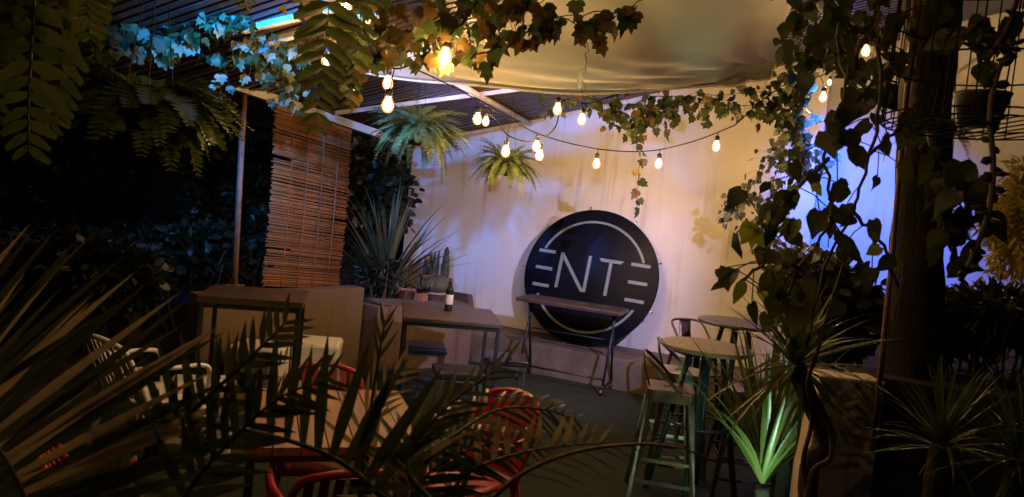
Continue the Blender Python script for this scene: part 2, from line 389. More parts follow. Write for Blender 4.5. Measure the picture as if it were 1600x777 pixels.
# post carrying the eave beam, standing on the low wall
pa = LW(-1.44, .86) + V((-.82, .57, 0)) * .09
tp = BM[0].lerp(BM[4], .56)
d0 = (BM[4] - BM[0]); tt = ((V((pa.x, pa.y, 0)) - V((BM[0].x, BM[0].y, 0))).dot(V((d0.x, d0.y, 0)))) / V((d0.x, d0.y, 0)).length_squared
tp = BM[0] + d0 * tt
pst = thing('eave_post', 'thin rusty steel post beside the reed blind', 'post', pa)
MB().tube([pa - Z * .03, tp - Z * .03], .026, 10).build('shaft', MT['post'], pst, True, world=True)
MB().box(pa + Z * .03, (.13, .13, .06)).build('foot', MT['plinth'], pst, world=True, bevel=.006)

# ------------------------------------------------------------------ reed blind
A, B = P(430, 168, 6.55), P(548, 208, 7.33)
C, D = P(409, 446, 6.55), P(527, 452, 7.33)
bl = thing('reed_blind', 'orange brown reed blind with broken slats hanging from the white beam', 'blind', (C + D) / 2)
ns = 104
rd = MB().tube([(0, 0, 0), (.25, 0, 0), (.5, 0, 0), (.75, 0, 0), (1, 0, 0)], .0072, 6).data('slat', MT['reed'], True)
for i in range(ns):
    t = (i + .5) / ns
    a = A.lerp(C, t); c = B.lerp(D, t); tl = t ** 8 * .03
    bow = math.sin(t * 3.0) * .03
    nn = (c - a).normalized().cross(Z).normalized()
    a += nn * (bow + random.gauss(0, .003)); c += nn * (bow + random.gauss(0, .003)); w_ = c - a
    u0, u1 = random.uniform(-.02, .015), random.uniform(.985, 1.02)
    if i in (27, 28): u0 = .24
    if i in (57, 58): u1 = .80
    if i in (81,): u0 = .3
    if i in (86, 92): u0 = .12
    dz = random.gauss(0, .0022)
    a2 = a + w_ * u0 + Z * dz; c2 = a + w_ * u1 + Z * (dz + random.gauss(0, .003))
    if t > .96: c2.z += .0; a2.z -= .01
    x = c2 - a2; L = x.length; x = x.normalized(); y = Z.cross(x).normalized(); zz = x.cross(y); m = Matrix.Identity(4)
    sc_ = random.uniform(.85, 1.15)
    for cc, ax in enumerate((x * L, y * .6, zz * sc_)):
        for j in range(3): m[j][cc] = ax[j]
    m.translation = a2; inst('slat', rd, m, bl)
for u in (.22, .42, .62, .82):
    pts = []
    for i in range(9):
        t = i / 8; a = A.lerp(C, t); c = B.lerp(D, t); nn = (c - a).normalized().cross(Z).normalized()
        pts.append(a.lerp(c, u) + nn * (math.sin(t * 3) * .03 + .008))
    MB().tube(pts, .0055, 5).build('cord', MT['cord'], bl, True, world=True)
MB().beam(A + Z * .012, B + Z * .012, .03, .035).build('head_rail', MT['reed'], bl, world=True)

# ------------------------------------------------------------------ canvas under the roof
def canvas():
    cA, cB, cC, cD = P(572, 108, 5.75), P(1205, 116, 5.2), P(1268, -90, 3.5), P(905, -28, 4.1)
    nu, nv = 64, 40; vs = []; fs = []
    for j in range(nv + 1):
        for i in range(nu + 1):
            u, v = i / nu, j / nv
            p = cA.lerp(cB, u).lerp(cD.lerp(cC, u), v)
            p.z -= .115 * math.sin(math.pi * u) * (1 - v) ** 1.5 + .12 * math.sin(math.pi * u) * math.sin(math.pi * v)
            q = p * 2.0
            p.z += .03 * noise.noise(V((u * 3.2, v * 2.1, 1.3)))
            fan = math.atan2(v + .02, 1.02 - u); rr = math.hypot(1.02 - u, v)
            p.z += .028 * math.sin(fan * 26 + 3 * noise.noise(V((u * 4, v * 4, 5)))) * math.exp(-rr * 3.2) * (1 - math.exp(-rr * 14))
            p.z += .008 * math.sin(v * 46 + 4 * noise.noise(V((u * 2.5, v * 5, 2)))) * max(0, 1 - v * 2.2)
            p.z -= .05 * math.exp(-(v * 9)) * .6
            vs.append(p)
    for j in range(nv):
        for i in range(nu):
            a = j * (nu + 1) + i; fs.append((a, a + 1, a + nu + 2, a + nu + 1))
    t = thing('canvas_awning', 'cream canvas sheet sagging under the slatted roof', 'awning', cA)
    m = MB().add(vs, fs)
    o = m.build('sheet', MT['canvas'], t, True, world=True)
    so = o.modifiers.new('solid', 'SOLIDIFY'); so.thickness = .004
    hem = [vs[i] - Z * .004 for i in range(nu + 1)]
    MB().tube(hem, .009, 6).build('hem', MT['canvas'], t, True, world=True)
    for c in (cA, cB, cC, cD):
        top = V(c); top.z = roofz(c) + .03
        MB().tube([c, top if top.z > c.z + .05 else c + Z * .06], .004, 5).build('tie_cord', MT['cord'], t, world=True)
canvas()

# ------------------------------------------------------------------ round sign
def sign():
    R = .80; lean = math.radians(13)
    base = PW(901, 556, .42); base = W((base - W0).dot(T), .42, .33)
    t = thing('round_sign', 'large round black board with grey ring and letters leaning on the white wall', 'sign', base)
    # local axes: X along the wall, Y up the leaning board, Z out of its face
    spin = math.radians(-1.5)
    ex = T; ey = (Z * math.cos(lean) - N * math.sin(lean)).normalized(); ez = ex.cross(ey)
    cen = base + ey * R
    mx = Matrix.Identity(4)
    for c, ax in enumerate((ex, ey, ez)):
        for j in range(3): mx[j][c] = ax[j]
    mx.translation = cen
    rot = Matrix.Rotation(spin, 4, 'Z')
    def put(b, name, m, bevel=0):
        b.v = [(mx @ rot) @ p for p in b.v]; return b.build(name, m, t, world=True, bevel=bevel)
    n = 96; b = MB(); prof = [(R - .006, -.025), (R, -.018), (R, .018), (R - .006, .025)]
    b.lathe(prof, n); put(b, 'board', MT['board'])
    def arc(a0, a1, r, wd, name):
        b = MB(); vs = []; fs = []; m = 60
        for i in range(m + 1):
            a = math.radians(a0 + (a1 - a0) * i / m)
            for rr, zz in ((r - wd / 2, .024), (r + wd / 2, .024), (r + wd / 2, .034), (r - wd / 2, .034)):
                vs.append(V((rr * math.cos(a), rr * math.sin(a), zz)))
        for i in range(m):
            for k in range(4): fs.append((i * 4 + k, i * 4 + (k + 1) % 4, i * 4 + 4 + (k + 1) % 4, i * 4 + 4 + k))
        fs += [(0, 1, 2, 3), (4 * m + 3, 4 * m + 2, 4 * m + 1, 4 * m)]
        put(b.add(vs, fs), name, MT['letter'])
    arc(23, 157, .648, .027, 'ring_arc'); arc(207, 333, .648, .027, 'ring_arc')
    def bar(x0, y0, x1, y1, w, name, shear=0):
        b = MB(); d = V((x1 - x0, y1 - y0, 0)).normalized(); p = V((-d.y, d.x, 0)) * w / 2
        a = V((x0, y0, 0)); c = V((x1, y1, 0)); s_ = d * shear
        q = [a - p + s_, c - p - s_, c + p, a + p]
        b.add([v + Z * .024 for v in q] + [v + Z * .036 for v in q], [(3, 2, 1, 0), (4, 5, 6, 7), (0, 1, 5, 4), (1, 2, 6, 5), (2, 3, 7, 6), (3, 0, 4, 7)])
        put(b, name, MT['letter'])
    w_ = .037
    for y in (.205, 0, -.205):
        bar(-.665, y + .015, -.46, y + .015, w_, 'letter_stroke'); bar(.46, y + .015, .68, y + .015, w_, 'letter_stroke')
    bar(-.37, -.19, -.37, .23, w_, 'letter_stroke'); bar(-.375, .225, -.055, -.185, w_, 'letter_stroke'); bar(-.03, -.19, -.03, .24, w_, 'letter_stroke')
    bar(.08, .215, .37, .215, w_, 'letter_stroke', .03); bar(.225, .2, .225, -.19, w_, 'letter_stroke')
    for k in range(9):
        a = math.radians(20 + 40 * k)
        b = MB(); c = V((math.cos(a), math.sin(a), 0)); b.tube([c * (R - .002), c * (R + .03)], [.008, .008], 6); b.lathe([(.001, -.012), (.012, -.006), (.012, .006), (.001, .012)], 8, c * (R + .035))
        put(b, 'rim_pin', MT['brass'])
sign()

# ------------------------------------------------------------------ tables
def frame_table(name, label, loc, rz, w, d, h, topm, legm, th=.035, leg=.032, planks=0, rail=True):
    t = thing(name, label, 'table', loc, rz)
    if planks:
        pw = w / planks; pd = MB().box((0, 0, 0), (pw - .006, d, th)).data('plank', topm)
        for i in range(planks):
            o = bpy.data.objects.new('plank', pd); COL.objects.link(o); o.parent = t; o.location = (-w / 2 + pw * (i + .5), 0, h - th / 2 + random.uniform(-.001, .001))
    else:
        MB().box((0, 0, h - th / 2), (w, d, th)).build('tabletop', topm, t, bevel=.005)
    for sx in (-1, 1):
        for sy in (-1, 1):
            MB().box((sx * (w / 2 - leg), sy * (d / 2 - leg), (h - th) / 2), (leg, leg, h - th)).build('leg', legm, t, bevel=.002)
    zr = h - th - .018
    for sy in (-1, 1): MB().box((0, sy * (d / 2 - leg), zr), (w - 3 * leg, leg * .8, .034)).build('rail', legm, t)
    for sx in (-1, 1): MB().box((sx * (w / 2 - leg), 0, zr), (leg * .8, d - 3 * leg, .034)).build('rail', legm, t)
    return t
# table with the bottle: corners read on the level of its top
HB = .80
fl, fr, br, bk = PZ(651, 497, HB), PZ(790, 508, HB), PZ(735, 481, HB), PZ(606, 470, HB)
c = (fl + fr + br + bk) / 4; rz = math.atan2((fr - fl).y, (fr - fl).x)
wt = ((fr - fl).length + (br - bk).length) / 2; dt = abs(((bk - fl).dot(V((-math.sin(rz), math.cos(rz), 0)))))
print('bottle table', c, math.degrees(rz), wt, dt)
BT = c.copy(); BT.z = 0
frame_table('cafe_table', 'brown topped steel frame table holding the wine bottle', BT + V((.05, 0, 0)), rz, wt * 1.1, dt, HB, MT['walnut'], MT['black'])
bp_ = PZ(700, 486, HB)
bo = thing('wine_bottle', 'dark green wine bottle with a white label on the brown table', 'bottle', (bp_.x, bp_.y, HB), .6)
MB().lathe([(.030, 0), (.036, .004), (.037, .02), (.037, .185), (.034, .205), (.020, .235), (.0145, .25), (.0142, .295), (.001, .296)], 24).build('glass', MT['bottle'], bo, True)
MB().lathe([(.0376, .065), (.0378, .066), (.0378, .155), (.0376, .156)], 24).build('label', MT['paper'], bo, True)
MB().lathe([(.0150, .247), (.0158, .25), (.0158, .298), (.012, .302)], 16).build('capsule', MT['foil'], bo, True)
# bar table in front of the low wall
HL = 1.0
q1, q2 = PZ(306, 462, HL), PZ(474, 474, HL); rz = math.atan2((q2 - q1).y, (q2 - q1).x)
mid = (q1 + q2) / 2; back = V((-math.sin(rz), math.cos(rz), 0)); LT = mid + back * .33; LT.z = 0
print('left table', LT, math.degrees(rz), (q2 - q1).length)
frame_table('bar_table', 'tall dark topped table in front of the tan low wall', LT, rz, (q2 - q1).length, .62, HL, MT['darktop'], MT['black'], th=.05)
# plank table among the red chairs
HF = .74
q1, q2 = PZ(392, 700, HF), PZ(668, 698, HF); mid = (q1 + q2) / 2; rz = math.atan2((q2 - q1).y, (q2 - q1).x)
back = V((-math.sin(rz), math.cos(rz), 0)); FT = mid + back * .46; FT.z = 0
print('front table', FT, math.degrees(rz), (q2 - q1).length)
FTR = rz
frame_table('plank_table', 'reddish plank table standing among the red plastic chairs', FT, rz, .80, .92, HF, MT['plank'], MT['black'], planks=7)
# folding table on casters in front of the sign
def folding():
    H = .88; a, c2 = PZ(806, 464, H), PZ(968, 489, H); rz = math.atan2((c2 - a).y, (c2 - a).x); w = (c2 - a).length
    mid = (a + c2) / 2 + V((-math.sin(rz), math.cos(rz), 0)) * .23; mid.z = 0
    print('folding', mid, math.degrees(rz), w)
    t = thing('folding_table', 'narrow dark folding table on casters in front of the round sign', 'table', mid, rz)
    MB().box((0, 0, H - .02), (w, .46, .04)).build('tabletop', MT['fold'], t, bevel=.006)
    x = w / 2 - .10
    for sx in (-1, 1):
        MB().tube([(sx * x, -.18, .10), (sx * (x - .0), .05, H - .04)], .014, 8).build('leg', MT['black'], t, True)
        MB().tube([(sx * x, .18, .10), (sx * (x - .0), -.05, H - .04)], .014, 8).build('leg', MT['black'], t, True)
        MB().tube([(sx * x, -.22, .085), (sx * x, .22, .085)], .014, 8).build('foot_rail', MT['black'], t, True)
        for sy in (-1, 1):
            cw = MB(); cw.tube([(sx * x - .012, sy * .2, .035), (sx * x + .012, sy * .2, .035)], .035, 14).build('caster', MT['galv'], t)
    MB().tube([(-x, -.16, .16), (x, -.16, .16)], .011, 8).build('stretcher', MT['black'], t, True)
    MB().tube([(-x, .14, .52), (x, .14, .52)], .009, 8).build('stretcher', MT['black'], t, True)
folding()
def round_table(px, py, R, H, label, topm, group=None):
    c = PZ(px, py, H); t = thing('round_bar_table', label, 'table', (c.x, c.y, 0), .4)
    MB().lathe([(R - .008, H - .028), (R, H - .02), (R, H - .006), (R - .006, H)], 48).build('tabletop', topm, t, False)
    for k in range(4):
        a = math.pi / 4 + k * math.pi / 2; u = V((math.cos(a), math.sin(a), 0))
        MB().tube([u * .10 + Z * (H - .03), u * .30], [.020, .020], 8).build('leg', MT['tealsteel'], t, True)
    MB().lathe([(.15, H - .04), (.15, H - .028)], 20).build('mount_plate', MT['tealsteel'], t)
    rg = [V((.195 * math.cos(i * math.pi / 12), .195 * math.sin(i * math.pi / 12), .52)) for i in range(25)]
    MB().tube(rg, .008, 6).build('brace_ring', MT['tealsteel'], t, True)
    return t
round_table(1106, 540, .30, 1.05, 'round pale topped bar table on splayed blue steel legs beside the steel stools', MT['roundtop'])
round_table(1150, 503, .32, 1.05, 'round dark topped bar table close to the white wall beyond the pale round one', MT['darkround'])

# ------------------------------------------------------------------ stools and chairs
def bar_stool(label, loc, rz, metal):
    H = .76; t = thing('bar_stool', label, 'stool', loc, rz, 'metal bar stools around the round tables')
    b = MB(); s = .155
    def rsq(s, r, n=4):
        o = []
        for cx, cy, a0 in ((s - r, s - r, 0), (-s + r, s - r, 90), (-s + r, -s + r, 180), (s - r, -s + r, 270)):
            for k in range(n + 1): a = math.radians(a0 + 90 * k / n); o.append(V((cx + r * math.cos(a), cy + r * math.sin(a), 0)))
        return o
    r1, r2, r3 = rsq(s, .045), rsq(s - .012, .045), rsq(s + .006, .05); n = len(r1); vs = []
    for rr, z in ((r3, H - .075), (r1, H - .012), (r1, H - .004), (r2, H)): vs += [p + Z * z for p in rr]
    fs = [tuple(range(3 * n, 4 * n))]
    for i in range(3):
        for k in range(n): fs.append((i * n + k, i * n + (k + 1) % n, (i + 1) * n + (k + 1) % n, (i + 1) * n + k))
    b.add(vs, fs).build('seat', metal, t, False)
    MB().box((0, 0, H + .002), (.10, .022, .002)).build('seat_slot', MT['black'], t)
    for sx in (-1, 1):
        for sy in (-1, 1):
            top = V((sx * .135, sy * .135, H - .03)); bot = V((sx * .215, sy * .215, 0)); b = MB()
            d = V((sx, sy, 0)).normalized(); e = V((-d.y, d.x, 0)); vs = []
            for p, wd in ((top, .034), (bot, .017)):
                vs += [p + d * .012, p + e * wd - d * .012, p + e * (wd - .006) - d * .016, p - d * .002, p - e * (wd - .006) - d * .016, p - e * wd - d * .012]
            b.add(vs, [(i, (i + 1) % 6, 6 + (i + 1) % 6, 6 + i) for i in range(6)] + [(5, 4, 3, 2, 1, 0), (6, 7, 8, 9, 10, 11)]).build('leg', metal, t)
    for z, q in ((.30, .178), (.16, .195)):
        for k in range(4):
            a = V((q, q, z)); c = V((-q, q, z)); R = Matrix.Rotation(k * math.pi / 2, 3, 'Z')
            if z < .2 and k % 2: continue
            MB().beam(R @ a, R @ c, .006, .022).build('brace', metal, t)
    # low back: bent tube from the rear corners with a flat splat; back is on -X
    pts = spline([(.06, -.165, H - .02), (-.06, -.168, H + .10), (-.17, -.15, H + .19), (-.195, 0, H + .205), (-.17, .15, H + .19), (-.06, .168, H + .10), (.06, .165, H - .02)], 6)
    MB().tube(pts, .011, 8).build('back_tube', metal, t, True)
    vs, fs = [], []
    for i, (x, z) in enumerate(((-.135, H + .0), (-.155, H + .05), (-.178, H + .12), (-.19, H + .195))):
        for y in (-.06, -.02, .02, .06): vs.append(V((x - .01 * (1 - (y / .06) ** 2), y, z)))
    for i in range(3):
        for k in range(3): a = i * 4 + k; fs.append((a, a + 1, a + 5, a + 4))
    o = MB().add(vs, fs).build('back_splat', metal, t, True); so = o.modifiers.new('s', 'SOLIDIFY'); so.thickness = .004
    return t
p = PZ(1048, 604, .76); bar_stool('brushed steel bar stool with a low bent tube back, greenly lit on one leg', (p.x, p.y, 0), math.radians(-8), MT['ruststeel'])
p = PZ(1066, 578, .76); bar_stool('steel bar stool with a flat plate back tucked under the pale round table', (p.x, p.y, 0), math.radians(-4), MT['galv'])
p = PZ(1085, 540, .76); bar_stool('reddish brown bar stool between the round sign and the dark round table', (p.x, p.y, 0), math.radians(-70), MT['ruststeel'])
p = PZ(1170, 606, .76); bar_stool('steel bar stool half hidden behind the green lit yucca', (p.x, p.y, 0), math.radians(175), MT['galv'])

def cushion_stool(label, loc, rz):
    H = .47; t = thing('cushioned_stool', label, 'stool', loc, rz, 'black cushioned stools at the wine bottle table')
    MB().box((0, 0, H - .03), (.40, .36, .06)).build('cushion', MT['cushion'], t, bevel=.018)
    MB().box((0, 0, H - .069), (.37, .33, .018)).build('seat_frame', MT['galv'], t)
    for sx in (-1, 1):
        for sy in (-1, 1): MB().box((sx * .17, sy * .15, (H - .078) / 2), (.022, .022, H - .078)).build('leg', MT['galv'], t)
    for sy in (-1, 1): MB().box((0, sy * .15, .10), (.318, .016, .016)).build('stretcher', MT['galv'], t)
    for sx in (-1, 1): MB().box((sx * .17, 0, .14), (.016, .278, .016)).build('stretcher', MT['galv'], t)
trz = math.atan2((fr - fl).y, (fr - fl).x)
for (px, py), lab in (((664, 538), 'black cushioned stool pushed deepest under the bottle table, near the planter'), ((716, 576), 'black cushioned stool in front of the bottle table'), ((790, 556), 'black cushioned stool between the bottle table and the folding table')):
    p = PZ(px, py, .47); cushion_stool(lab, (p.x, p.y, 0), trz + random.uniform(-.1, .1))

def painted_stool(label, loc, rz, seed):
    random.seed(seed); t = thing('painted_cube_stool', label, 'stool', loc, rz, 'white painted cube stools'); s, H = .41, .46
    b = MB()
    b.box((0, 0, H / 2), (s, s, H)); o = b.build('body', MT['whiteplastic'], t, bevel=.03)
    for side in range(4):
        R = Matrix.Rotation(side * math.pi / 2, 3, 'Z')
        for k in range(5):
            x, z = random.uniform(-.13, .13), random.uniform(.10, .34); a = random.uniform(-.9, .9); L = random.uniform(.09, .16)
            vs, fs = leaf_verts('oval', 0); mx = frame(V((x, -s / 2 - .002, z)), V((math.sin(a), 0, math.cos(a))), V((0, -1, 0)), (L * .7, L, .002))
            b = MB().mesh(vs, fs, mx); b.v = [R @ p for p in b.v]
            b.build('painted_leaf', (MT['red'], MT['shrub'], MT['fern'], MT['shrub'], MT['ivybrown'])[k], t)
    random.seed(seed + 100)
for (px, py), lab, z in (((405, 538), 'white cube stool painted with red and green leaves behind the plank table', 3), ((498, 531), 'white cube stool painted with leaves beside the end of the low wall', 4), ((318, 596), 'white painted cube stool in shade behind the palm fronds', 5)):
    p = PZ(px, py, .46); painted_stool(lab, (p.x, p.y, 0), math.radians(12 * z - 40), z)

def plastic_chair(name, label, loc, rz, m, group=None):
    t = thing(name, label, 'chair', loc, rz, group); H = .44      # faces -Y (front), back at +Y
    n = 8; vs = []; fs = []
    for j in range(n + 1):
        for i in range(n + 1):
            x = (i / n - .5) * .44 * (1 - .06 * j / n); y = (j / n - .5) * .43; z = H - .018 * math.sin(math.pi * i / n) * math.sin(math.pi * j / n) - .03 * max(0, .25 - j / n) ** 2 * 16 * .5
            vs.append(V((x, y, z)))
    for j in range(n):
        for i in range(n): a = j * (n + 1) + i; fs.append((a, a + 1, a + n + 2, a + n + 1))
    o = MB().add(vs, fs).build('seat', m, t, True); so = o.modifiers.new('s', 'SOLIDIFY'); so.thickness = .012
    def bp(u, z): return V((u * (.215 - .02 * z), .205 + .17 * z + .03 * (1 - u * u) * 1.0 - .02, H + .37 * z))
    MB().tube(spline([bp(-1, -.05), bp(-1.06, .5), bp(-.98, .9), bp(-.6, 1.02), bp(0, 1.06), bp(.6, 1.02), bp(.98, .9), bp(1.06, .5), bp(1, -.05)], 6), .016, 8).build('back_frame', m, t, True)
    for k in range(7):
        u = -.78 + k * .26; MB().beam(bp(u, .06), bp(u * 1.02, 1.0), .034, .007, V((0, 1, 0))).build('back_slat', m, t)
    MB().beam(bp(-1, .1), bp(1, .1), .03, .012, V((0, 1, 0))).build('lower_rail', m, t)
    for sx in (-1, 1):
        MB().tube([(sx * .205, -.19, H - .01), (sx * .25, -.235, 0)], [.026, .017], 8).build('leg', m, t, True)
        MB().tube([(sx * .19, .20, H - .01), (sx * .24, .28, 0)], [.026, .017], 8).build('leg', m, t, True)
        MB().tube(spline([(sx * .215, -.20, H - .02), (sx * .245, -.21, H + .12), (sx * .255, -.16, H + .20), (sx * .255, .05, H + .215), (sx * .225, .27, H + .23)], 5), [.015] * 21, 8).build('armrest', m, t, True)
    return t
g = 'red plastic chairs around the plank table'
bk2 = V((-math.sin(FTR), math.cos(FTR), 0)); sd2 = V((math.cos(FTR), math.sin(FTR), 0))
def pc(lab, p, a, m='red', grp=g, nm='plastic_chair'): return plastic_chair(nm, lab, (p.x, p.y, 0), a, MT[m], grp)
pc('red plastic armchair with its back to the palms, facing the plank table', FT - bk2 * .60 - sd2 * .03, FTR + math.pi + .05)
pc('red plastic armchair on the far side of the plank table near the cube stools', FT + bk2 * .26 - sd2 * .02, FTR - .06)
pc('red plastic armchair turned sideways at the plank table, next to open lawn', FT + sd2 * .66 - bk2 * .06, FTR - math.pi / 2 + .5)
pc('red plastic armchair at the plank table mostly covered by palm fronds', FT - sd2 * .70 - bk2 * .62, FTR + math.pi / 2 + .2)
p = PZ(248, 520, .82); plastic_chair('white_plastic_chair', 'white plastic armchair between the bar table and the palms', (p.x, p.y, 0), math.radians(150), MT['whiteplastic'])
# ------------------------------------------------------------------ string lights and floodlights
random.seed(21)
CORE = emit('filament_glow', (1, .62, .25), BULB)
def shellmat():
    m, n, b, out = base_mat('bulb_halo_glass'); L = n.links.new
    tr = n.nodes.new('ShaderNodeBsdfTransparent'); tr.inputs[0].default_value = (1, .93, .84, 1)
    e = n.nodes.new('ShaderNodeEmission'); e.inputs[0].default_value = (1, .42, .12, 1); e.inputs[1].default_value = 3.5  # orange glow given to the glass, standing in for the bulb's halo
    gl = n.nodes.new('ShaderNodeBsdfGlossy'); gl.inputs['Roughness'].default_value = .05
    m1 = n.nodes.new('ShaderNodeMixShader'); m1.inputs[0].default_value = .35; L(tr.outputs[0], m1.inputs[1]); L(e.outputs[0], m1.inputs[2])
    m2 = n.nodes.new('ShaderNodeMixShader'); m2.inputs[0].default_value = .05; L(m1.outputs[0], m2.inputs[1]); L(gl.outputs[0], m2.inputs[2])
    L(m2.outputs[0], out.inputs['Surface']); m.cycles.emission_sampling = 'NONE'; return m
SHELL = shellmat()
core_d = MB().lathe([(.001, -.092), (.012, -.088), (.018, -.074), (.018, -.060), (.012, -.046), (.004, -.038)], 12).data('filament', CORE, True)
shell_d = MB().lathe([(.002, -.1045), (.016, -.101), (.0265, -.088), (.030, -.072), (.028, -.056), (.019, -.036), (.014, -.020)], 16).data('bulb', SHELL, True)
sock_d = MB().lathe([(.008, .012), (.017, .006), (.0175, -.026), (.012, -.030)][::-1], 12).data('socket', MT['socket'], True)
BULBPX = []                                    # lit bulbs that no leaf hangs right in front of
def PX(p):
    v = p - CAM; d = v.dot(FWD); return (CX + F_PX * v.dot(RGT) / d, CY - F_PX * v.dot(UPV) / d)
def string_light(label, path, bulbs, grp='warm bulb string lights under the roof', r=.0055):
    pts = spline([P(*q) for q in path], 7)
    t = thing('string_light', label, 'string light', pts[0], 0, grp)
    MB().tube(pts, r, 6).build('cable', MT['cable'], t, True, world=True)
    for px, py, d, s in [(a_, b_, c_, e_ * random.uniform(1.17, 1.31)) for a_, b_, c_, e_ in bulbs]:                  # px,py: centre of the glowing bulb; size raised to stand for its bloom
        BULBPX.append((px, py, d)); c = P(px, py, d); top = c + Z * .066 * s
        near = min(pts, key=lambda q: (q - top).length)
        so = inst('socket', sock_d, Matrix.Translation(top) @ Matrix.Scale(s, 4), t)
        b_ = bpy.data.objects.new('bulb', shell_d); COL.objects.link(b_); b_.parent = so
        f_ = bpy.data.objects.new('filament', core_d); COL.objects.link(f_); f_.parent = so
        if (near - top).length > .012:
            e = top + Z * .01 * s
            MB().tube([near, near.lerp(e, .5) + Z * .004, e], .004, 5).build('drop_wire', MT['cable'], t, world=True)
    return t
string_light('long string light swagged from the rafter across the white wall',
    [(640, 104, 4.9), (700, 132, 5.3), (752, 160, 5.7), (800, 188, 6.0), (838, 208, 6.2), (882, 222, 6.6), (935, 233, 6.9), (985, 237, 7.0), (1031, 234, 7.0), (1090, 219, 6.5), (1148, 196, 6.2)],
    [(838, 229, 6.18, 1), (932, 256, 6.9, 1), (1029, 256, 7.0, 1), (1119, 229, 6.3, .95)])
string_light('short string light looping past the small hanging fern',
    [(744, 168, 6.0), (768, 176, 6.1), (790, 208, 6.2), (815, 220, 6.2), (842, 220, 6.2), (868, 198, 6.0), (880, 158, 6.0), (915, 162, 6.0), (960, 150, 6.0)],
    [(746, 186, 6.0, 1.05), (759, 190, 6.4, .85), (790, 237, 6.15, 1), (843, 243, 6.2, 1), (871, 171, 6.0, 1), (909, 187, 6.0, 1)])
string_light('string light hidden in the ivy with its bulbs beside the big hanging fern',
    [(500, -40, 3.5), (535, -14, 3.5), (570, 50, 3.7), (606, 104, 4.2), (645, 100, 4.0), (690, 62, 3.55), (720, 40, 3.5), (760, -20, 3.5)],
    [(540, 12, 3.5, .85), (695, 90, 3.55, .95), (606, 130, 4.9, .95), (606, 164, 4.2, 1.0), (510, 94, 5.0, .9)])
string_light('string light end above the blue wall among the ivy',
    [(1148, 196, 6.2), (1200, 150, 6.5), (1250, 120, 6.8), (1288, 116, 6.9), (1340, 60, 6.8), (1450, -20, 6.7), (1560, -30, 6.6), (1680, 10, 6.5)],
    [(1286, 152, 6.9, 1.0), (1296, 129, 7.0, .6), (1665, 50, 6.5, 1)])  # last bulb is out of view, added to warm the wall behind the cage

NP = [(-1.6, 2.6, 2.95), (-.9, 2.0, 2.86), (.2, 1.6, 2.90), (1.2, 2.1, 2.92), (1.9, 2.9, 3.05)]  # overhead run out of view, added to light the near plants and canvas
def pix(p): p = V(p); q = PX(p); return (q[0], q[1], p.y)
string_light('unseen string light added overhead to light the near ferns and palms', [pix(p) for p in NP], [pix((-.9, 2.0, 2.76))+(.68,), pix((.2, 1.6, 2.80))+(.78,)])
string_light('single bulb string light glowing through the vine leaves beside the canvas', [(1250, -80, 3.7), (1300, -10, 3.8), (1352, 50, 3.9), (1410, 20, 4.0), (1460, -60, 4.1)], [(1353, 80, 3.9, .6)])
def floodlight(label, loc, aim, col, power, angle, blend=.4, size=.03, lens=(1, 1, 1), lens_st=4, hood=None, mount=None, sc_=1.0, flap=None):
    loc = V(loc); d = (V(aim) - loc).normalized()
    t = thing('floodlight', label, 'floodlight', loc)
    m = frame(loc, d, Z, sc_); up = V((m[0][2], m[1][2], m[2][2])).normalized(); rt = d.cross(up)
    b = MB().box((0, -.06, 0), (.17, .05, .13)); b.v = [m @ p for p in b.v]; b.build('housing', MT['housing'], t, world=True, bevel=.006)
    b = MB().box((0, -.033, 0), (.145, .004, .105)); b.v = [m @ p for p in b.v]; b.build('lens', emit('flood_lens', lens, lens_st), t, world=True)
    mp = V(mount) if mount is not None else loc + Z * .3
    b = MB().tube([m @ V((-.09, -.06, 0)), m @ V((-.09, -.06, .09)), m @ V((.09, -.06, .09)), m @ V((.09, -.06, 0))], .006 * sc_, 6)
    b.tube([m @ V((0, -.06, .09)), mp], .006, 6); b.build('bracket', MT['housing'], t, world=True)
    if hood is not None:                        # top flap added to shape the beam: keeps light below the angle `hood` (radians, up from the horizontal)
        h0 = m @ V((0, -.03, .075)); hd = V((d.x, d.y, 0)).normalized(); tip = loc + hd * .16 + Z * (.16 * math.tan(hood))
        s_ = hd.cross(Z) * .13
        b = MB().add([h0 - s_ * .35, h0 + s_ * .35, tip + s_, tip - s_], [(0, 1, 2, 3)])
        o = b.build('barn_door', MT['housing'], t, world=True); o.modifiers.new('s', 'SOLIDIFY').thickness = .003
    if flap is not None:                        # side flap added to shape the beam: no light left of the compass angle `flap`
        fd_ = V((math.sin(flap), math.cos(flap), 0)); tip = loc + fd_ * .16; h1 = loc - rt * .10 - d * .03
        b = MB().add([h1 - Z * .05, h1 + Z * .06, tip + Z * .07, tip - Z * .12], [(0, 1, 2, 3)])
        o = b.build('barn_door', MT['housing'], t, world=True); o.modifiers.new('s', 'SOLIDIFY').thickness = .003
    ld = bpy.data.lights.new('flood_lamp', 'SPOT'); ld.energy = power; ld.color = col; ld.spot_size = angle; ld.spot_blend = blend; ld.shadow_soft_size = size
    lo = bpy.data.objects.new('flood_lamp', ld); COL.objects.link(lo); lo.parent = t
    q = d.to_track_quat('-Z', 'Y'); lo.rotation_euler = q.to_euler(); lo.location = d * .01
    return t
R_ = math.radians; LVP = V((1.92, 4.05, 2.62))
floodlight('lavender floodlight with added barn doors hung under the roof, aimed at the white wall', LVP, LVP + V((-math.sin(R_(27.5)), math.cos(R_(27.5)), -.28)) * 3, (.60, .52, 1.0), LAV, R_(68), .6, .02, (.8, .72, 1), 6, hood=R_(-6.0), mount=LVP + Z * 1.1, flap=R_(-43))
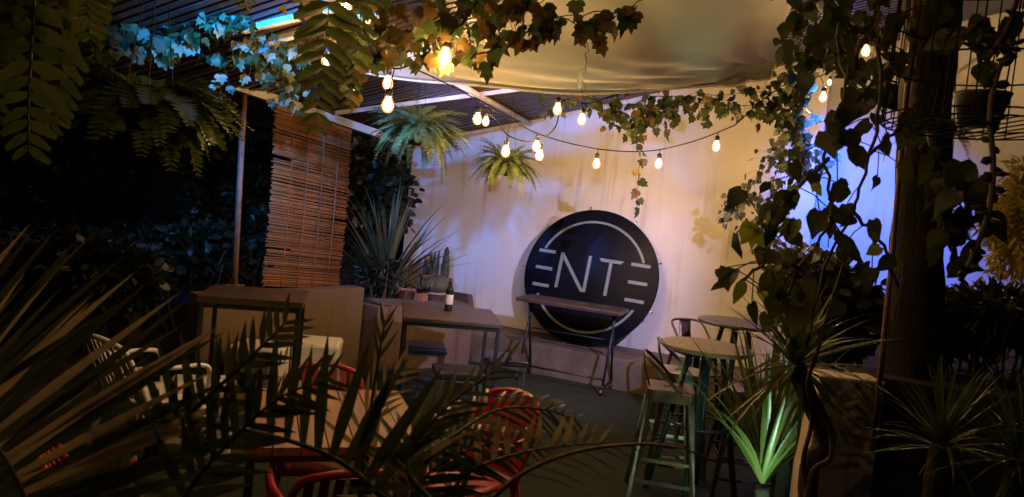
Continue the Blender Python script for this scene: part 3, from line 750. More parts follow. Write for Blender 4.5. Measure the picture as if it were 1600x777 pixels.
floodlight('cyan floodlight fixed under the roof near the eave ivy', (-1.45, 3.5, 3.02), V((-1.75, 5.0, 3.16)), (.008, .25, 1.0), CYAN, R_(84), .6, .04, (.1, .5, 1), 6, mount=(-1.45, 3.5, 3.3))
bf = W(2.6, 1.9, 3.25)
floodlight('blue floodlight clamped above the pilaster ivy, washing the wall behind the dark trunk', bf, W(3.0, -.28, 1.95), (.008, .13, 1.0), BLUE, R_(66), 1.0, .05, (.1, .25, 1), 6, mount=bf + Z * .6)
gf = PZ(1222, 800, .12) ; gf = V((1.52, 3.55, .10))
floodlight('greenish white floodlight on the ground at the foot of the yucca', gf, gf + V((-.22, .50, .42)), (.55, 1.0, .62), GREEN, R_(105), .8, .05, (.7, 1, .8), 10, mount=gf + V((0, -.1, -.1)), sc_=.9)
bg = P(497, 150, 5.6)
floodlight('small blue floodlight hidden in the ivy, aimed at the top of the white wall', bg, W(-.1, 0, 2.5), (.10, .25, 1.0), BLUE2, R_(46), .7, .02, (.2, .4, 1), 3, mount=bg + Z * .35, sc_=.55)
yf = V((4.05, 5.35, .35))
floodlight('small warm uplight under the golden conifer', yf, yf + V((.2, .35, 1)), (1, .75, .25), 16, R_(110), .6, .03, (1, .8, .4), 6, mount=yf - Z * .35, sc_=.7)

# ------------------------------------------------------------------ plant builders
def vine(name, label, cat, paths, n, size, spread, mname, kind='ivy', individual=True, group=None, down=.75, stemr=.004, alt=None, altp=.2, face=V((0, -1, .25)), keep=True, even=False):
    polys = [spline([P(*q) for q in pp], 5) for pp in paths]
    t = thing(name, label, cat, polys[0][0], 0, group); st = MB(); fol = MB()
    for pl_ in polys:
        pl_[:] = [p + rv(.006) for p in pl_]; st.tube(pl_, [stemr * (1 - .4 * i / len(pl_)) for i in range(len(pl_))], 5)
    tot = sum(len(p) for p in polys)
    for k in range(n):
        pl_ = random.choices(polys, [len(p) for p in polys])[0]; i = random.randrange(len(pl_) - 1); a = pl_[i].lerp(pl_[i + 1], random.random())
        if even: u_ = (k // 2 + .5) / ((n + 1) // 2) * (len(pl_) - 1); i = min(len(pl_) - 2, int(u_)); a = pl_[i].lerp(pl_[i + 1], u_ - i)
        p = a + V((random.gauss(0, spread), random.gauss(0, spread), random.gauss(0, spread) - spread * .4))
        d = (V((random.gauss(0, .55), random.gauss(0, .4), -1)) * down + rv(.5) * (1 - down)).normalized()
        nn = (face + rv(.5)).normalized(); s = size * random.uniform(.6, 1.25)
        if keep and any(math.hypot(*(a_ - b_ for a_, b_ in zip(PX(p + d * s * .5), q))) < 16 + s * 560 / p.y * .5 * 1.6 for q in BULBPX if q[2] > p.y): continue
        mn = alt if (alt and random.random() < altp) else mname
        mx = frame(p, d, nn, (s * random.uniform(.8, 1.05), s, s))
        st.tube([a, a.lerp(p, .5) + Z * .01, p], max(.0012, stemr * .35), 3, False)
        if individual: inst('leaf', leafdata(kind, mn, k % 8), mx, t)
        else:
            vs, fs = leaf_verts(kind, (.08, .25, -.05, .4)[k % 4]); fol.mesh(vs, fs, mx)
    st.build('stem', MT['stem'], t, True, world=True)
    if fol.v: o = fol.build('foliage', MT[mname], t, True, world=True); o['kind'] = 'stuff'
    return t
def basket(t, c, r=.11, h=.13, up=.9, wires=True):
    MB().lathe([(r * .7, 0), (r * .95, h * .6), (r, h), (r * 1.06, h), (r * 1.06, h + .012), (r * .9, h + .012)], 20, c - Z * h).build('pot', MT['pot'], t, True, world=True)
    MB().lathe([(r * .9, -.006), (.001, .008)], 16, c).build('soil', MT['soil'], t, world=True)
    if wires:
        b = MB()
        for k in range(3):
            a = k * 2.094; b.tube([c + V((r * math.cos(a), r * math.sin(a), 0)), c + Z * up], .0025, 4)
        b.build('hanger_wire', MT['cable'], t, world=True)
FR = {}
def frond_data(kind, mname):
    if (kind, mname) in FR: return FR[(kind, mname)]
    out = []
    for v in range(5):
        b = MB(); L = 1.0; droop = (.55, .8, .4, 1.0, .65)[v]; n = 26
        pts = [V((0, L * t * (1 - .25 * droop * t), .25 * t - droop * t * t)) for t in [i / 10 for i in range(11)]]
        b.tube(pts, [.008 * (1 - .7 * i / 10) for i in range(11)], 4)
        for i in range(2, n):
            t = i / n; j = min(9, int(t * 10)); p = pts[j].lerp(pts[j + 1], t * 10 - j); tg = (pts[j + 1] - pts[j]).normalized()
            ln = (.20 if kind == 'fern' else .15) * math.sin(math.pi * min(1, .15 + t * .8)) ** .6
            for s in (-1, 1):
                vs, fs = leaf_verts('lance', .2)
                mx = frame(p, (V((s, 0, 0)) + tg * (.55 if kind == 'fern' else .9) + rv(.08)).normalized(), tg.cross(V((s, 0, 0))) * s, (ln * (1.4 if kind == 'fern' else .9), ln, ln))
                b.mesh(vs, fs, mx)
        out.append(b.data('frond', MT[mname], True))
    FR[(kind, mname)] = out; return out
def hanging_fern(label, c, n, R, kind, mname, pot=.11, name='hanging_fern', up=.9, grp='potted ferns hanging from the roof', lift=.4):
    t = thing(name, label, 'fern', c, 0, grp); basket(t, c, pot, pot * 1.2, up); fd = frond_data(kind, mname)
    for k in range(n):
        a = k * 2.399 + random.uniform(-.2, .2); el = random.uniform(-.35, 1.1) * lift * 2
        d = V((math.cos(a) * math.cos(el), math.sin(a) * math.cos(el), math.sin(el))); s = R * random.uniform(.65, 1.15)
        side = d.cross(Z).normalized(); nn = side.cross(d)
        inst('frond', fd[k % 5], frame(c + d * pot * .3, d, nn, (s, s, s)), t)
    return t
def frond(t, path, L, wd, mname, ang=55, n=20, sides=(-1, 1), nrm=V((0, -1, .3)), droop=.15, t0=.12, rach=.010, rmat='greenstem', taper=.5, name='frond', alt=None, altp=0, tipd=0):
    """one pinnate frond: a rachis through pixel points, leaflets as its own pieces"""
    pts = spline([P(*q) if len(q) == 3 and not isinstance(q, V) else q for q in path], 8); m = len(pts)
    ra = MB().tube(pts, [rach * (1 - .75 * i / (m - 1)) for i in range(m)], 6).build(name, MT[rmat], t, True, world=True)
    key = (mname, round(wd, 3), round(droop, 2))
    for i in range(n):
        u = t0 + (1 - t0) * (i + .5) / n; x = u * (m - 1); j = min(m - 2, int(x)); p = pts[j].lerp(pts[j + 1], x - j); tg = (pts[j + 1] - pts[j]).normalized()
        env = (1 - taper * abs(u - .45) * 2 * (1 if u > .45 else .6))
        for s in sides:
            nn = nrm.normalized(); sd_ = tg.cross(nn).normalized() * s
            a = math.radians(ang * (1.1 - .45 * u) + random.gauss(0, 4)); d = tg * math.cos(a) + sd_ * math.sin(a) + rv(.04) - Z * tipd
            mn = alt if alt and random.random() < altp else mname
            k = (mn, wd, droop)
            if k not in LEAF:
                vs, fs = ribbon(1, wd, droop, 6, .35, .45 if mn == 'fern' else 0); LEAF[k] = MB().add(vs, fs).data('leaflet', MT[mn], True)
            ln = L * env * random.uniform(.9, 1.08)
            o = bpy.data.objects.new('leaflet', LEAF[k]); COL.objects.link(o); o.parent = ra
            o.matrix_local = Matrix.Translation(-world_loc(t)) @ frame(p, d, nn, (ln, ln, ln))
    return ra
def spiky(name, label, cat, base, n, L, w, mname, el=(10, 80), trunk=None, group=None, droop=.25, az=(0, 360), nseg=7, fold=.35):
    """rosette of sword leaves, each leaf its own piece"""
    t = thing(name, label, cat, base if trunk is None else trunk[0], 0, group)
    if trunk: MB().tube(spline(trunk, 5), [.05, .045] + [.04] * (len(spline(trunk, 5)) - 2), 9).build('trunk', MT['bark'], t, True, world=True)
    ds = []
    for v in range(4):
        vs, fs = ribbon(1, w / L, droop * (.3, 1, .6, 1.5)[v], nseg, fold, 0, .6, (.0, .06, -.06, .03)[v]); ds.append(MB().add(vs, fs).data('leaf', MT[mname], True))
    for k in range(n):
        a = math.radians(az[0] + (az[1] - az[0]) * ((k * .618) % 1)); e = math.radians(el[0] + (el[1] - el[0]) * random.random() ** .8)
        d = V((math.cos(a) * math.cos(e), math.sin(a) * math.cos(e), math.sin(e))); side = d.cross(Z)
        side = side.normalized() if side.length > .01 else V((1, 0, 0)); s = L * random.uniform(.65, 1.1)
        inst('leaf', ds[k % 4], frame(base + d * .015, d, side.cross(d), s), t)
    return t
def shrub(name, label, cat, c, rad, n, size, mname, kind='oval', group=None, trunk_h=.3, stems=7):
    g0 = V((c.x, c.y, 0)); t = thing(name, label, cat, g0, 0, group); st = MB(); f = MB()
    for k in range(stems):
        q = c + V((random.uniform(-.7, .7) * rad[0], random.uniform(-.7, .7) * rad[1], random.uniform(-.2, .8) * rad[2]))
        st.tube([g0 + V((random.uniform(-.05, .05), random.uniform(-.05, .05), -.02)), g0.lerp(q, .5) + rv(.04), q], [.016, .011, .004], 5)
    for k in range(n):
        u = rv().normalized(); r = random.random() ** .45; bump_ = .78 + .35 * noise.noise(u * 1.8 + c)
        p = c + V((u.x * rad[0], u.y * rad[1], u.z * rad[2])) * r * bump_
        d = (u + rv(.6) - Z * .3).normalized(); s = size * random.uniform(.6, 1.3); vs, fs = leaf_verts(kind, .15)
        f.mesh(vs, fs, frame(p, d, rv() + Z * .5 - V((0, .6, 0)), s))
    st.build('stem', MT['stem'], t, True, world=True); o = f.build('foliage', MT[mname], t, True, world=True); o['kind'] = 'stuff'
    return t
# ------------------------------------------------------------------ pots and cacti on the planter
random.seed(5)
def pot_plant(name, label, c, r, h, potm, square=False):
    t = thing(name, label, 'cactus', c, random.uniform(0, 3))
    if square: MB().box((0, 0, h / 2), (r * 2, r * 2, h)).build('pot', MT[potm], t, bevel=.006)
    else: MB().lathe([(r * .72, 0), (r * .93, h * .74), (r * 1.02, h * .75), (r * 1.05, h), (r * .9, h), (r * .88, h - .02)], 20).build('pot', MT[potm], t, True)
    MB().lathe([(r * .86, h - .015), (.001, h - .005)], 14).build('soil', MT['soil'], t)
    return t
def ribbed(t, x, y, z0, H, R, ribs=11, lobes=()):
    b = MB(); n = ribs * 4; vs = []; fs = []; m = 14
    for i in range(m + 1):
        u = i / m; r = R * math.sin(math.pi * (.28 + .70 * u)) ** .5 if H > R * 2.2 else R * math.sin(math.pi * (.12 + .86 * u)) ** .7
        for q in lobes: r *= 1 - q[1] * math.exp(-((u - q[0]) / .06) ** 2)
        for k in range(n):
            a = 2 * math.pi * k / n; rr = r * (1 - .14 * (1 - abs(math.cos(a * ribs / 2)))); vs.append(V((x + rr * math.cos(a), y + rr * math.sin(a), z0 + H * u)))
    for i in range(m):
        for k in range(n): fs.append((i * n + k, i * n + (k + 1) % n, (i + 1) * n + (k + 1) % n, (i + 1) * n + k))
    fs.append(tuple(m * n + k for k in range(n)))
    b.add(vs, fs).build('cactus_body', MT['cactus'], t, True)
    sp = MB()
    for i in range(1, m + 1):
        for k in range(ribs):
            a = 2 * math.pi * k / ribs; q = vs[i * n + int(k * 4) % n]; o = V((math.cos(a), math.sin(a), .3))
            for _ in range(2): e = q + (o + rv(.5)).normalized() * R * .22; sp.add([q + rv(.002), q + rv(.002), e], [(0, 1, 2)])
    o = sp.build('spines', MT['spine'], t); o['kind'] = 'stuff'
LZ = .68
def LP(px, py): p = PZ(px, py, LZ); return V((p.x, p.y, LZ))
t = pot_plant('potted_cactus', 'round barrel cactus in a pale clay bowl on the planter ledge', LP(679, 469), .135, .10, 'palepot'); ribbed(t, 0, 0, .07, .22, .165, 17)
t = pot_plant('potted_cactus', 'tall pinched column cactus in a terracotta pot beside the white wall', LP(692, 456), .11, .17, 'terracotta'); ribbed(t, 0, 0, .14, .42, .055, 8, ((.55, .25), (.75, .3)))
t = pot_plant('potted_cactus', 'cluster of finger cacti in a terracotta pot behind the barrel cactus', LP(668, 452), .12, .19, 'terracotta')
for k in range(9): ribbed(t, random.uniform(-.085, .085), random.uniform(-.07, .07), .15, random.uniform(.14, .36), .021, 6)
t = pot_plant('potted_succulent', 'small square terracotta pot with a low succulent on the ledge edge', LP(657, 470), .06, .09, 'terracotta', True)
sb = MB()
for k in range(26):
    a = k * 2.399; vs, fs = leaf_verts('lance', .2); sb.mesh(vs, fs, frame(V((0, 0, .085)), V((math.cos(a), math.sin(a), random.uniform(.2, 1.4))), Z + V((0, 0, .01)), (.12, .11, .11)))
sb.build('rosette', MT['shrub'], t, True); t['category'] = 'succulent'
t = pot_plant('potted_agave', 'low bushy plant spilling from a wide terracotta bowl under the flax', LP(634, 466), .15, .13, 'terracotta'); t['category'] = 'pot plant'
sb = MB()
for k in range(140):
    a = k * 2.399; vs, fs = ribbon(1, .07, random.uniform(.3, 1), 5); sb.mesh(vs, fs, frame(V((0, 0, .12)), V((math.cos(a), math.sin(a), random.uniform(.2, 1.6))), Z + V((.01, 0, 0)), random.uniform(.14, .26)))
o = sb.build('foliage', MT['ivypale'], t, True); o['kind'] = 'stuff'
# New-Zealand-flax like fan in the planter corner
fb = P(604, 440, 8.2); fb.z = .66
spiky('flax_plant', 'tall sword leaved flax fanning up in front of the white wall', 'flax', fb, 74, 1.28, .050, 'flax', (38, 88), None, None, .25, (0, 360))
fb2 = P(560, 440, 7.9); fb2.z = .66
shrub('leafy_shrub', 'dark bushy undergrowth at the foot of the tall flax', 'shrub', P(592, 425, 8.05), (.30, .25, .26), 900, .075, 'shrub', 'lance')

# ------------------------------------------------------------------ hanging ferns
hanging_fern('big hanging asparagus fern near the end of the white eave beam', P(652, 206, 6.6), 170, .44, 'asp', 'asparagus', .10, up=.55, lift=.42)
hanging_fern('small hanging fern in a black pot in front of the white wall', P(792, 258, 6.9), 130, .34, 'asp', 'asparagus', .085, up=.62, lift=.4)
t = hanging_fern('large drooping fern hanging in the dark beyond the eave', P(232, 158, 3.5), 78, .40, 'fern', 'fern', .12, up=.9, lift=.25)
# two near ferns whose pots hang above the view
t = thing('hanging_fern', 'fern with long broad leaflets trailing down close to the dark garden', 'fern', P(60, -160, 1.75), 0, 'potted ferns hanging from the roof')
basket(t, P(60, -160, 1.75), .11, .12, .6)
for path, L in (([(60, -160, 1.75), (56, -60, 1.70), (50, 60, 1.70), (45, 160, 1.70), (45, 240, 1.70)], .085),
                ([(60, -160, 1.75), (20, -80, 1.7), (-10, 60, 1.75), (-20, 180, 1.8)], .09),
                ([(60, -160, 1.75), (110, -90, 1.8), (135, -10, 1.9), (140, 60, 1.95)], .075),
                ([(60, -160, 1.75), (100, -60, 1.6), (105, 60, 1.9), (90, 150, 2.0), (80, 200, 2.0)], .07)):
    frond(t, path, L * 1.2, .40, 'fern', 84, 12, droop=.12, t0=.25, rach=.004, taper=.45, nrm=V((.1, -1, .2)))
t = thing('hanging_fern', 'fern with one long frond trailing in front of the reed blind', 'fern', P(520, -150, 2.3), 0, 'potted ferns hanging from the roof')
basket(t, P(520, -150, 2.3), .11, .12, .5)
for path, L in (([(520, -150, 2.3), (516, -60, 2.25), (512, 30, 2.25), (502, 120, 2.25), (492, 205, 2.25)], .105),
                ([(520, -150, 2.3), (560, -80, 2.4), (566, 0, 2.5), (556, 90, 2.5), (545, 165, 2.5)], .075),
                ([(520, -150, 2.3), (440, -100, 2.5), (400, -40, 2.6), (380, 10, 2.6)], .07)):
    frond(t, path, L * 1.15, .38, 'fern', 80, 14, droop=.15, t0=.25, rach=.004, taper=.6, nrm=V((.1, -1, .25)))

# ------------------------------------------------------------------ ivy
random.seed(11)
G = 'ivy vines on the pergola'
vine('ivy_vine', 'ivy creeping along the white eave beam in cyan light', 'ivy', [[(225, 70, 4.9), (290, 50, 4.8), (350, 25, 4.7), (390, 20, 4.8)], [(330, 110, 5.2), (380, 70, 5.0), (430, 60, 5.2), (480, 75, 5.4)], [(400, 60, 5.2), (440, 110, 5.5), (450, 160, 5.8)], [(110, 40, 4.4), (180, 50, 4.6), (260, 60, 4.8)]], 290, .085, .06, 'ivy', group=G, alt='ivypale', altp=.4)
vine('ivy_vine', 'tangle of olive ivy hanging around the bulbs near the canvas corner', 'ivy', [[(440, -20, 3.6), (520, 40, 3.7), (570, 70, 3.8), (620, 60, 3.8), (660, 80, 3.9)], [(560, -20, 3.4), (620, 20, 3.5), (680, 30, 3.5), (740, 20, 3.5), (800, 10, 3.5)], [(500, 60, 3.9), (560, 110, 4.0), (600, 90, 4.0)], [(640, 20, 3.6), (700, 50, 3.7), (715, 85, 3.8)]], 185, .088, .065, 'ivy', group=G, alt='ivybrown', altp=.5, stemr=.005)
vine('ivy_vine', 'brown leaved ivy stem crossing in front of the cream canvas', 'ivy', [[(735, 90, 3.2), (770, 75, 3.2), (800, 55, 3.2), (840, 45, 3.2), (890, 25, 3.2), (960, 20, 3.2), (1020, -10, 3.2)], [(830, -10, 3.2), (850, 15, 3.2), (900, 35, 3.2), (945, 32, 3.2), (1000, 10, 3.2)], [(740, 0, 3.2), (790, 15, 3.2), (850, 5, 3.2)]], 62, .085, .035, 'ivybrown', group=G, alt='ivy', altp=.45, stemr=.0035)
vine('ivy_strand', 'single ivy strand dangling against the canvas with one broad leaf', 'ivy', [[(914, 40, 3.2), (915, 80, 3.2), (913, 110, 3.2), (911, 145, 3.2)]], 3, .10, .012, 'ivy', group=G, stemr=.0022)
vine('ivy_strand', 'long thin ivy strand hanging down the white wall above the round sign', 'ivy', [[(1004, 150, 6.9), (1002, 210, 6.9), (998, 270, 6.9), (994, 334, 6.9)]], 26, .085, .014, 'ivybrown', keep=False, even=True, down=.5, group=G, stemr=.003, alt='ivy', altp=.5)
vine('ivy_vine', 'dense ivy fringe along the roof edge above the white wall', 'ivy', [[(850, 150, 7.0), (930, 158, 7.0), (1000, 165, 6.9), (1080, 160, 6.8), (1150, 165, 6.7), (1240, 160, 6.6)], [(950, 160, 7.0), (990, 185, 7.0), (1040, 175, 6.9)], [(1000, 150, 6.9), (1100, 150, 6.8), (1250, 140, 6.6)]], 300, .085, .075, 'ivy', group=G, alt='ivybrown', altp=.15)
vine('ivy_vine', 'pale ivy cascading down the white wall beside the pilaster', 'ivy', [[(1240, 170, 7.1), (1215, 230, 7.1), (1180, 280, 7.2), (1150, 320, 7.2), (1132, 335, 7.2)], [(1230, 190, 7.0), (1210, 280, 7.1), (1190, 330, 7.1), (1180, 380, 7.1)], [(1245, 200, 7.0), (1225, 300, 7.0), (1210, 360, 7.0), (1215, 400, 7.0)]], 290, .062, .06, 'ivypale', group=G, alt='ivy', altp=.35, stemr=.003)
vine('ivy_vine', 'blue lit ivy clump wrapped round the top of the pilaster', 'ivy', [[(1250, 60, 6.6), (1255, 130, 6.6), (1250, 200, 6.7), (1245, 270, 6.8)], [(1230, 100, 6.5), (1240, 180, 6.6), (1260, 250, 6.7)]], 210, .085, .085, 'ivy', group=G, alt='ivypale', altp=.4)
vine('ivy_vine', 'dark overhead ivy mass between the canvas corner and the black trunk', 'ivy', [[(1240, -20, 3.6), (1300, 20, 3.4), (1360, 30, 3.3), (1440, 10, 3.2)], [(1260, 40, 3.6), (1310, 80, 3.5), (1370, 60, 3.4)], [(1290, -10, 3.2), (1330, 50, 3.1), (1390, 90, 3.0)]], 130, .085, .085, 'bigleaf', 'heart', group=G, alt='ivy', altp=.3)
# near climbing vine with broad leaves
VG = [[(1310, 40, 2.9), (1320, 140, 2.8), (1290, 240, 2.7), (1300, 330, 2.7), (1250, 420, 2.7), (1220, 480, 2.7)],
      [(1370, 60, 2.9), (1376, 140, 2.8), (1360, 240, 2.8), (1330, 330, 2.7), (1290, 420, 2.7), (1260, 540, 2.7)],
      [(1320, 130, 2.8), (1345, 70, 2.8), (1380, 20, 2.8)], [(1295, 250, 2.7), (1240, 300, 2.7), (1205, 350, 2.7), (1160, 350, 2.7)],
      [(1250, 420, 2.7), (1200, 410, 2.6), (1160, 440, 2.6)], [(1360, 240, 2.8), (1400, 200, 2.8), (1440, 150, 2.7)], [(1330, 330, 2.7), (1380, 380, 2.7), (1400, 450, 2.7)]]
vine('climbing_vine', 'broad leaved climbing vine silhouetted against the blue wall', 'vine', VG, 112, .082, .065, 'bigleaf', 'heart', stemr=.008, alt='limeleaf', altp=.16)
vine('climbing_vine', 'round leaved creeper hanging beside the dark trunk below the wire cage', 'vine', [[(1470, 250, 2.5), (1500, 300, 2.5), (1500, 340, 2.5), (1470, 370, 2.5)], [(1455, 270, 2.5), (1475, 330, 2.5), (1490, 380, 2.5)], [(1500, 300, 2.5), (1530, 320, 2.5)]], 34, .095, .04, 'bigleaf', 'heart', stemr=.004)

# ------------------------------------------------------------------ right side: trunk, cage, planter, pier
random.seed(17)
tb = P(1416, 590, 3.75); tpz = P(1458, -80, 3.75)
tt_ = thing('tree_trunk', 'thick black trunk rising from the raised bed by the blue wall', 'tree', (tb.x, tb.y, 0))
pts = [V((tb.x, tb.y, -.02)), tb, tb.lerp(tpz, .5) + V((.01, 0, 0)), tpz, tpz + (tpz - tb) * .3]
mb = MB().tube(spline(pts, 14), [.15] * 10 + [.128] * (len(spline(pts, 14)) - 10), 18)
for v in mb.v:
    v += V((noise.noise(v * 5), noise.noise(v * 5 + V((9, 0, 0))), 0)) * .018 + V((noise.noise(V((v.x * 20, v.y * 20, v.z * 3))), noise.noise(V((v.y * 20, v.x * 20, v.z * 3 + 5))), 0)) * .008
mb.build('trunk', MT['bark'], tt_, True, world=True)
cr = MB(); brs = MB(); tipc = pts[-1]
for k in range(5):
    a = k * 1.26; e = tipc + V((math.cos(a) * .9, math.sin(a) * .9, random.uniform(.2, .7))); brs.tube([tipc - Z * .3, tipc.lerp(e, .5) + Z * .1, e], [.06, .04, .015], 7)
    for j in range(160):
        p = e + V((random.gauss(0, .35), random.gauss(0, .35), random.gauss(.1, .2))); vs, fs = leaf_verts('oval'); cr.mesh(vs, fs, frame(p, rv(), rv() + Z, .13))
brs.build('branch', MT['bark'], tt_, True, world=True); o = cr.build('crown', MT['shrub'], tt_, True, world=True); o['kind'] = 'stuff'
a, b_ = P(1372, 640, 3.3), P(1410, 220, 3.4); s0 = thing('bamboo_stake', 'thin brown stake tied upright beside the black trunk', 'stake', a); MB().tube([a - Z * .2, a.lerp(b_, .5) + rv(.01), b_, b_ + (b_ - a) * .6], .012, 7).build('cane', MT['post'], s0, True, world=True)
# raised bed with a whitewashed corner pier
pz_ = 1.22
pA = PZ(1276, 590, pz_); pB = PZ(1350, 584, pz_)
print('pier', pA, pB)
pc_ = (pA + pB) / 2 + V((.06, .09, 0)); wp = (pB - pA).length * .8
pier = thing('corner_pier', 'flaking whitewashed pier at the corner of the raised bed', 'pier', (pc_.x, pc_.y, 0))
MB().box((0, 0, pz_ / 2 - .01), (wp, .18, pz_)).build('shaft', MT['pier'], pier, bevel=.012)
slab('raised_bed_wall', V((pB.x - .02, pB.y + .10, 0)), V((4.4, 2.75, 0)), 1.20, .22, MT['dark_wall'], 'dark retaining wall of the raised bed joining the whitewashed pier')
rb = MB().prism([(pB.x, pB.y + .33), (4.4, 2.98), (5.4, 6.2), (2.6, 6.0)], -.01, 1.10).build('raised_bed', MT['soil']); struct(rb)
# trees and strap plants in the bed
for (px, py, d), n, L, w_, lab in (((1490, 462, 4.6), 26, .42, .045, 'broad strap leaved clump in the raised bed before the lavender wall'),
                                  ((1545, 470, 4.2), 24, .38, .040, 'glossy strap leaved clump beside the golden conifer'),
                                  ((1590, 480, 3.9), 26, .42, .042, 'glossy strap leaved clump under the golden conifer')):
    c = P(px, py, d); c.z = 1.10; spiky('strap_plant', lab, 'plant', c, n, L, w_, 'strap', (25, 85), None, 'strap leaved plants in the raised bed', .9)
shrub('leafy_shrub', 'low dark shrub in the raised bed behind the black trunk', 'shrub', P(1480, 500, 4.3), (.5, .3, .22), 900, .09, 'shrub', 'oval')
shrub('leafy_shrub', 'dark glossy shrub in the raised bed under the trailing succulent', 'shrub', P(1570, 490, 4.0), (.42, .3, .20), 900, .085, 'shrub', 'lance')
shrub('golden_conifer', 'golden yellow conifer lit from below against the lavender wall', 'conifer', P(1618, 345, 5.6), (.36, .36, .62), 5200, .085, 'gold', 'lance')
shrub('leafy_shrub', 'dark shrub between the yucca and the black trunk', 'shrub', P(1300, 480, 4.2), (.34, .3, .34), 1500, .085, 'shrub', 'oval')
shrub('leafy_shrub', 'yellow green shrub at the foot of the blue pilaster', 'shrub', P(1262, 440, 5.0), (.34, .3, .30), 1500, .06, 'fern', 'oval')
# wire cage with a pot
def cage():
    cb = P(1528, 200, 2.55); R = .30; H = .78
    t = thing('wire_cage', 'black wire cage hanging by the dark trunk with a pot inside', 'cage', cb)
    ring = lambda z, r=R: [cb + V((r * math.cos(i * math.pi / 14), r * math.sin(i * math.pi / 14), z)) for i in range(29)]
    for k in range(26):
        a = k * 2 * math.pi / 26; u = V((math.cos(a), math.sin(a), 0)) * R; j = rv(.004); j.z = 0
        MB().tube([cb + u, cb + u * 1.0 + Z * H * .5 + j, cb + u * 1.0 + Z * H, cb + Z * (H + .25)], .0028, 5).build('wire', MT['wire'], t, world=True)
    for z in (0, .025, .20, .36, .52, .66, .78): MB().tube(ring(z), .0033, 5).build('ring', MT['wire'], t, world=True)
    b = MB()
    for k in range(-5, 6):
        x = k * .052; h = math.sqrt(max(.0004, R * R - x * x)); b.tube([cb + V((x, -h, 0)), cb + V((x, h, 0))], .0028, 4)
    b.build('floor_grid', MT['wire'], t, world=True)
    MB().tube([cb + Z * (H + .25), cb + Z * (H + .8)], .003, 5).build('hook', MT['wire'], t, world=True)
    pt_ = thing('potted_trailer', 'black pot with a trailing succulent standing inside the wire cage', 'pot plant', cb + Z * .006)
    MB().lathe([(.06, 0), (.085, .10), (.09, .11), (.075, .11)], 18).build('pot', MT['pot'], pt_, True)
    MB().lathe([(.075, .10), (.001, .11)], 14).build('soil', MT['soil'], pt_)
    st = MB(); c0 = cb + Z * .15
    paths = [spline([c0, c0 + V((-.05, -.05, .2)), P(1500, 60, 2.5), P(1480, 50, 2.45)], 5), spline([c0, P(1530, 60, 2.45), P(1580, 70, 2.4), P(1560, 110, 2.2), P(1547, 180, 2.2), P(1552, 260, 2.2), P(1545, 330, 2.2), P(1520, 400, 2.2), P(1500, 440, 2.2)], 6),
             spline([c0, P(1540, 100, 2.45), P(1575, 40, 2.4), P(1596, -20, 2.4)], 5)]
    for q in paths: st.tube(q, .008, 6)
    st.build('stem', MT['stem'], pt_, True, world=True)
    ld_ = MB().lathe([(.001, 0), (.30, .25), (.36, .6), (.001, 1.0)], 7).data('leaf', MT['bigleaf'], True)
    q = paths[1]
    for k in range(44):
        i = int(10 + (len(q) - 12) * k / 44); d = V((random.choice((-1, 1)) * random.uniform(.5, 1), random.gauss(0, .4), random.uniform(-.5, .5)))
        m = frame(q[i], d, rv(), .042 * random.uniform(.7, 1.2)) ; m = m @ Matrix.Rotation(-math.pi / 2, 4, 'X') @ Matrix.Diagonal((1, .5, 1, 1)); inst('leaf', ld_, m, pt_)
    for k in range(16):
        i = random.randrange(3, len(paths[0])); d = rv() - Z * .7; inst('leaf', leafdata('heart', 'bigleaf', k), frame(paths[k % 2 * 2][min(i, len(paths[k % 2 * 2]) - 1)], d, V((0, -1, .2)) + rv(.4), .085), pt_)
cage()
wb = MB().beam(PW(1470, 150, -.20), PW(1640, 26, -.20), .14, .10, N); tag(wb.build('sloping_beam', MT['whitewood']), 'white sloping beam fixed on the lavender wall behind the wire cage', 'beam')
hanging_fern('small dark fern hanging below the wire cage', P(1470, 205, 2.9), 26, .15, 'asp', 'fern', .05, up=.5, lift=.2)

# yuccas at the green light
yh = P(1243, 572, 3.05)
spiky('yucca', 'yucca with a round head of narrow leaves on a crooked stem before the white pier', 'yucca', yh, 88, .40, .026, 'yucca', (-50, 85), [V((1.50, 3.0, -.01)), P(1262, 760, 3.0), P(1290, 690, 3.0), P(1262, 620, 3.02), yh], None, .35)
y2 = V((1.32, 4.05, 0)); 
spiky('yucca', 'tall upright sword leaved yucca glowing in the green ground light', 'yucca', P(1190, 760, 4.0), 54, .98, .048, 'yucca', (52, 88), [V((P(1190, 760, 4.0).x, 4.0, -.01)), P(1190, 790, 4.0), P(1190, 760, 4.0)], None, .25)
spiky('yucca', 'shorter sword leaved yucca between the round tables and the green light', 'yucca', P(1225, 720, 4.3), 34, .70, .045, 'yucca', (45, 88), [V((P(1225, 720, 4.3).x, 4.3, -.01)), P(1225, 740, 4.3), P(1225, 720, 4.3)], None, .25)
for (px, py, d, n, L, lab) in ((1470, 700, 2.55, 70, .34, 'dark spiky plant leaning out in front of the raised bed wall'), (1590, 720, 2.4, 60, .34, 'dark spiky plant with glossy tips beside the raised bed wall')):
    c = P(px, py, d); spiky('spiky_plant', lab, 'plant', c, n, L, .017, 'strap', (-20, 80), [V((c.x, c.y, -.01)), V((c.x, c.y, c.z * .5)), c], 'dark spiky plants before the raised bed', .3)
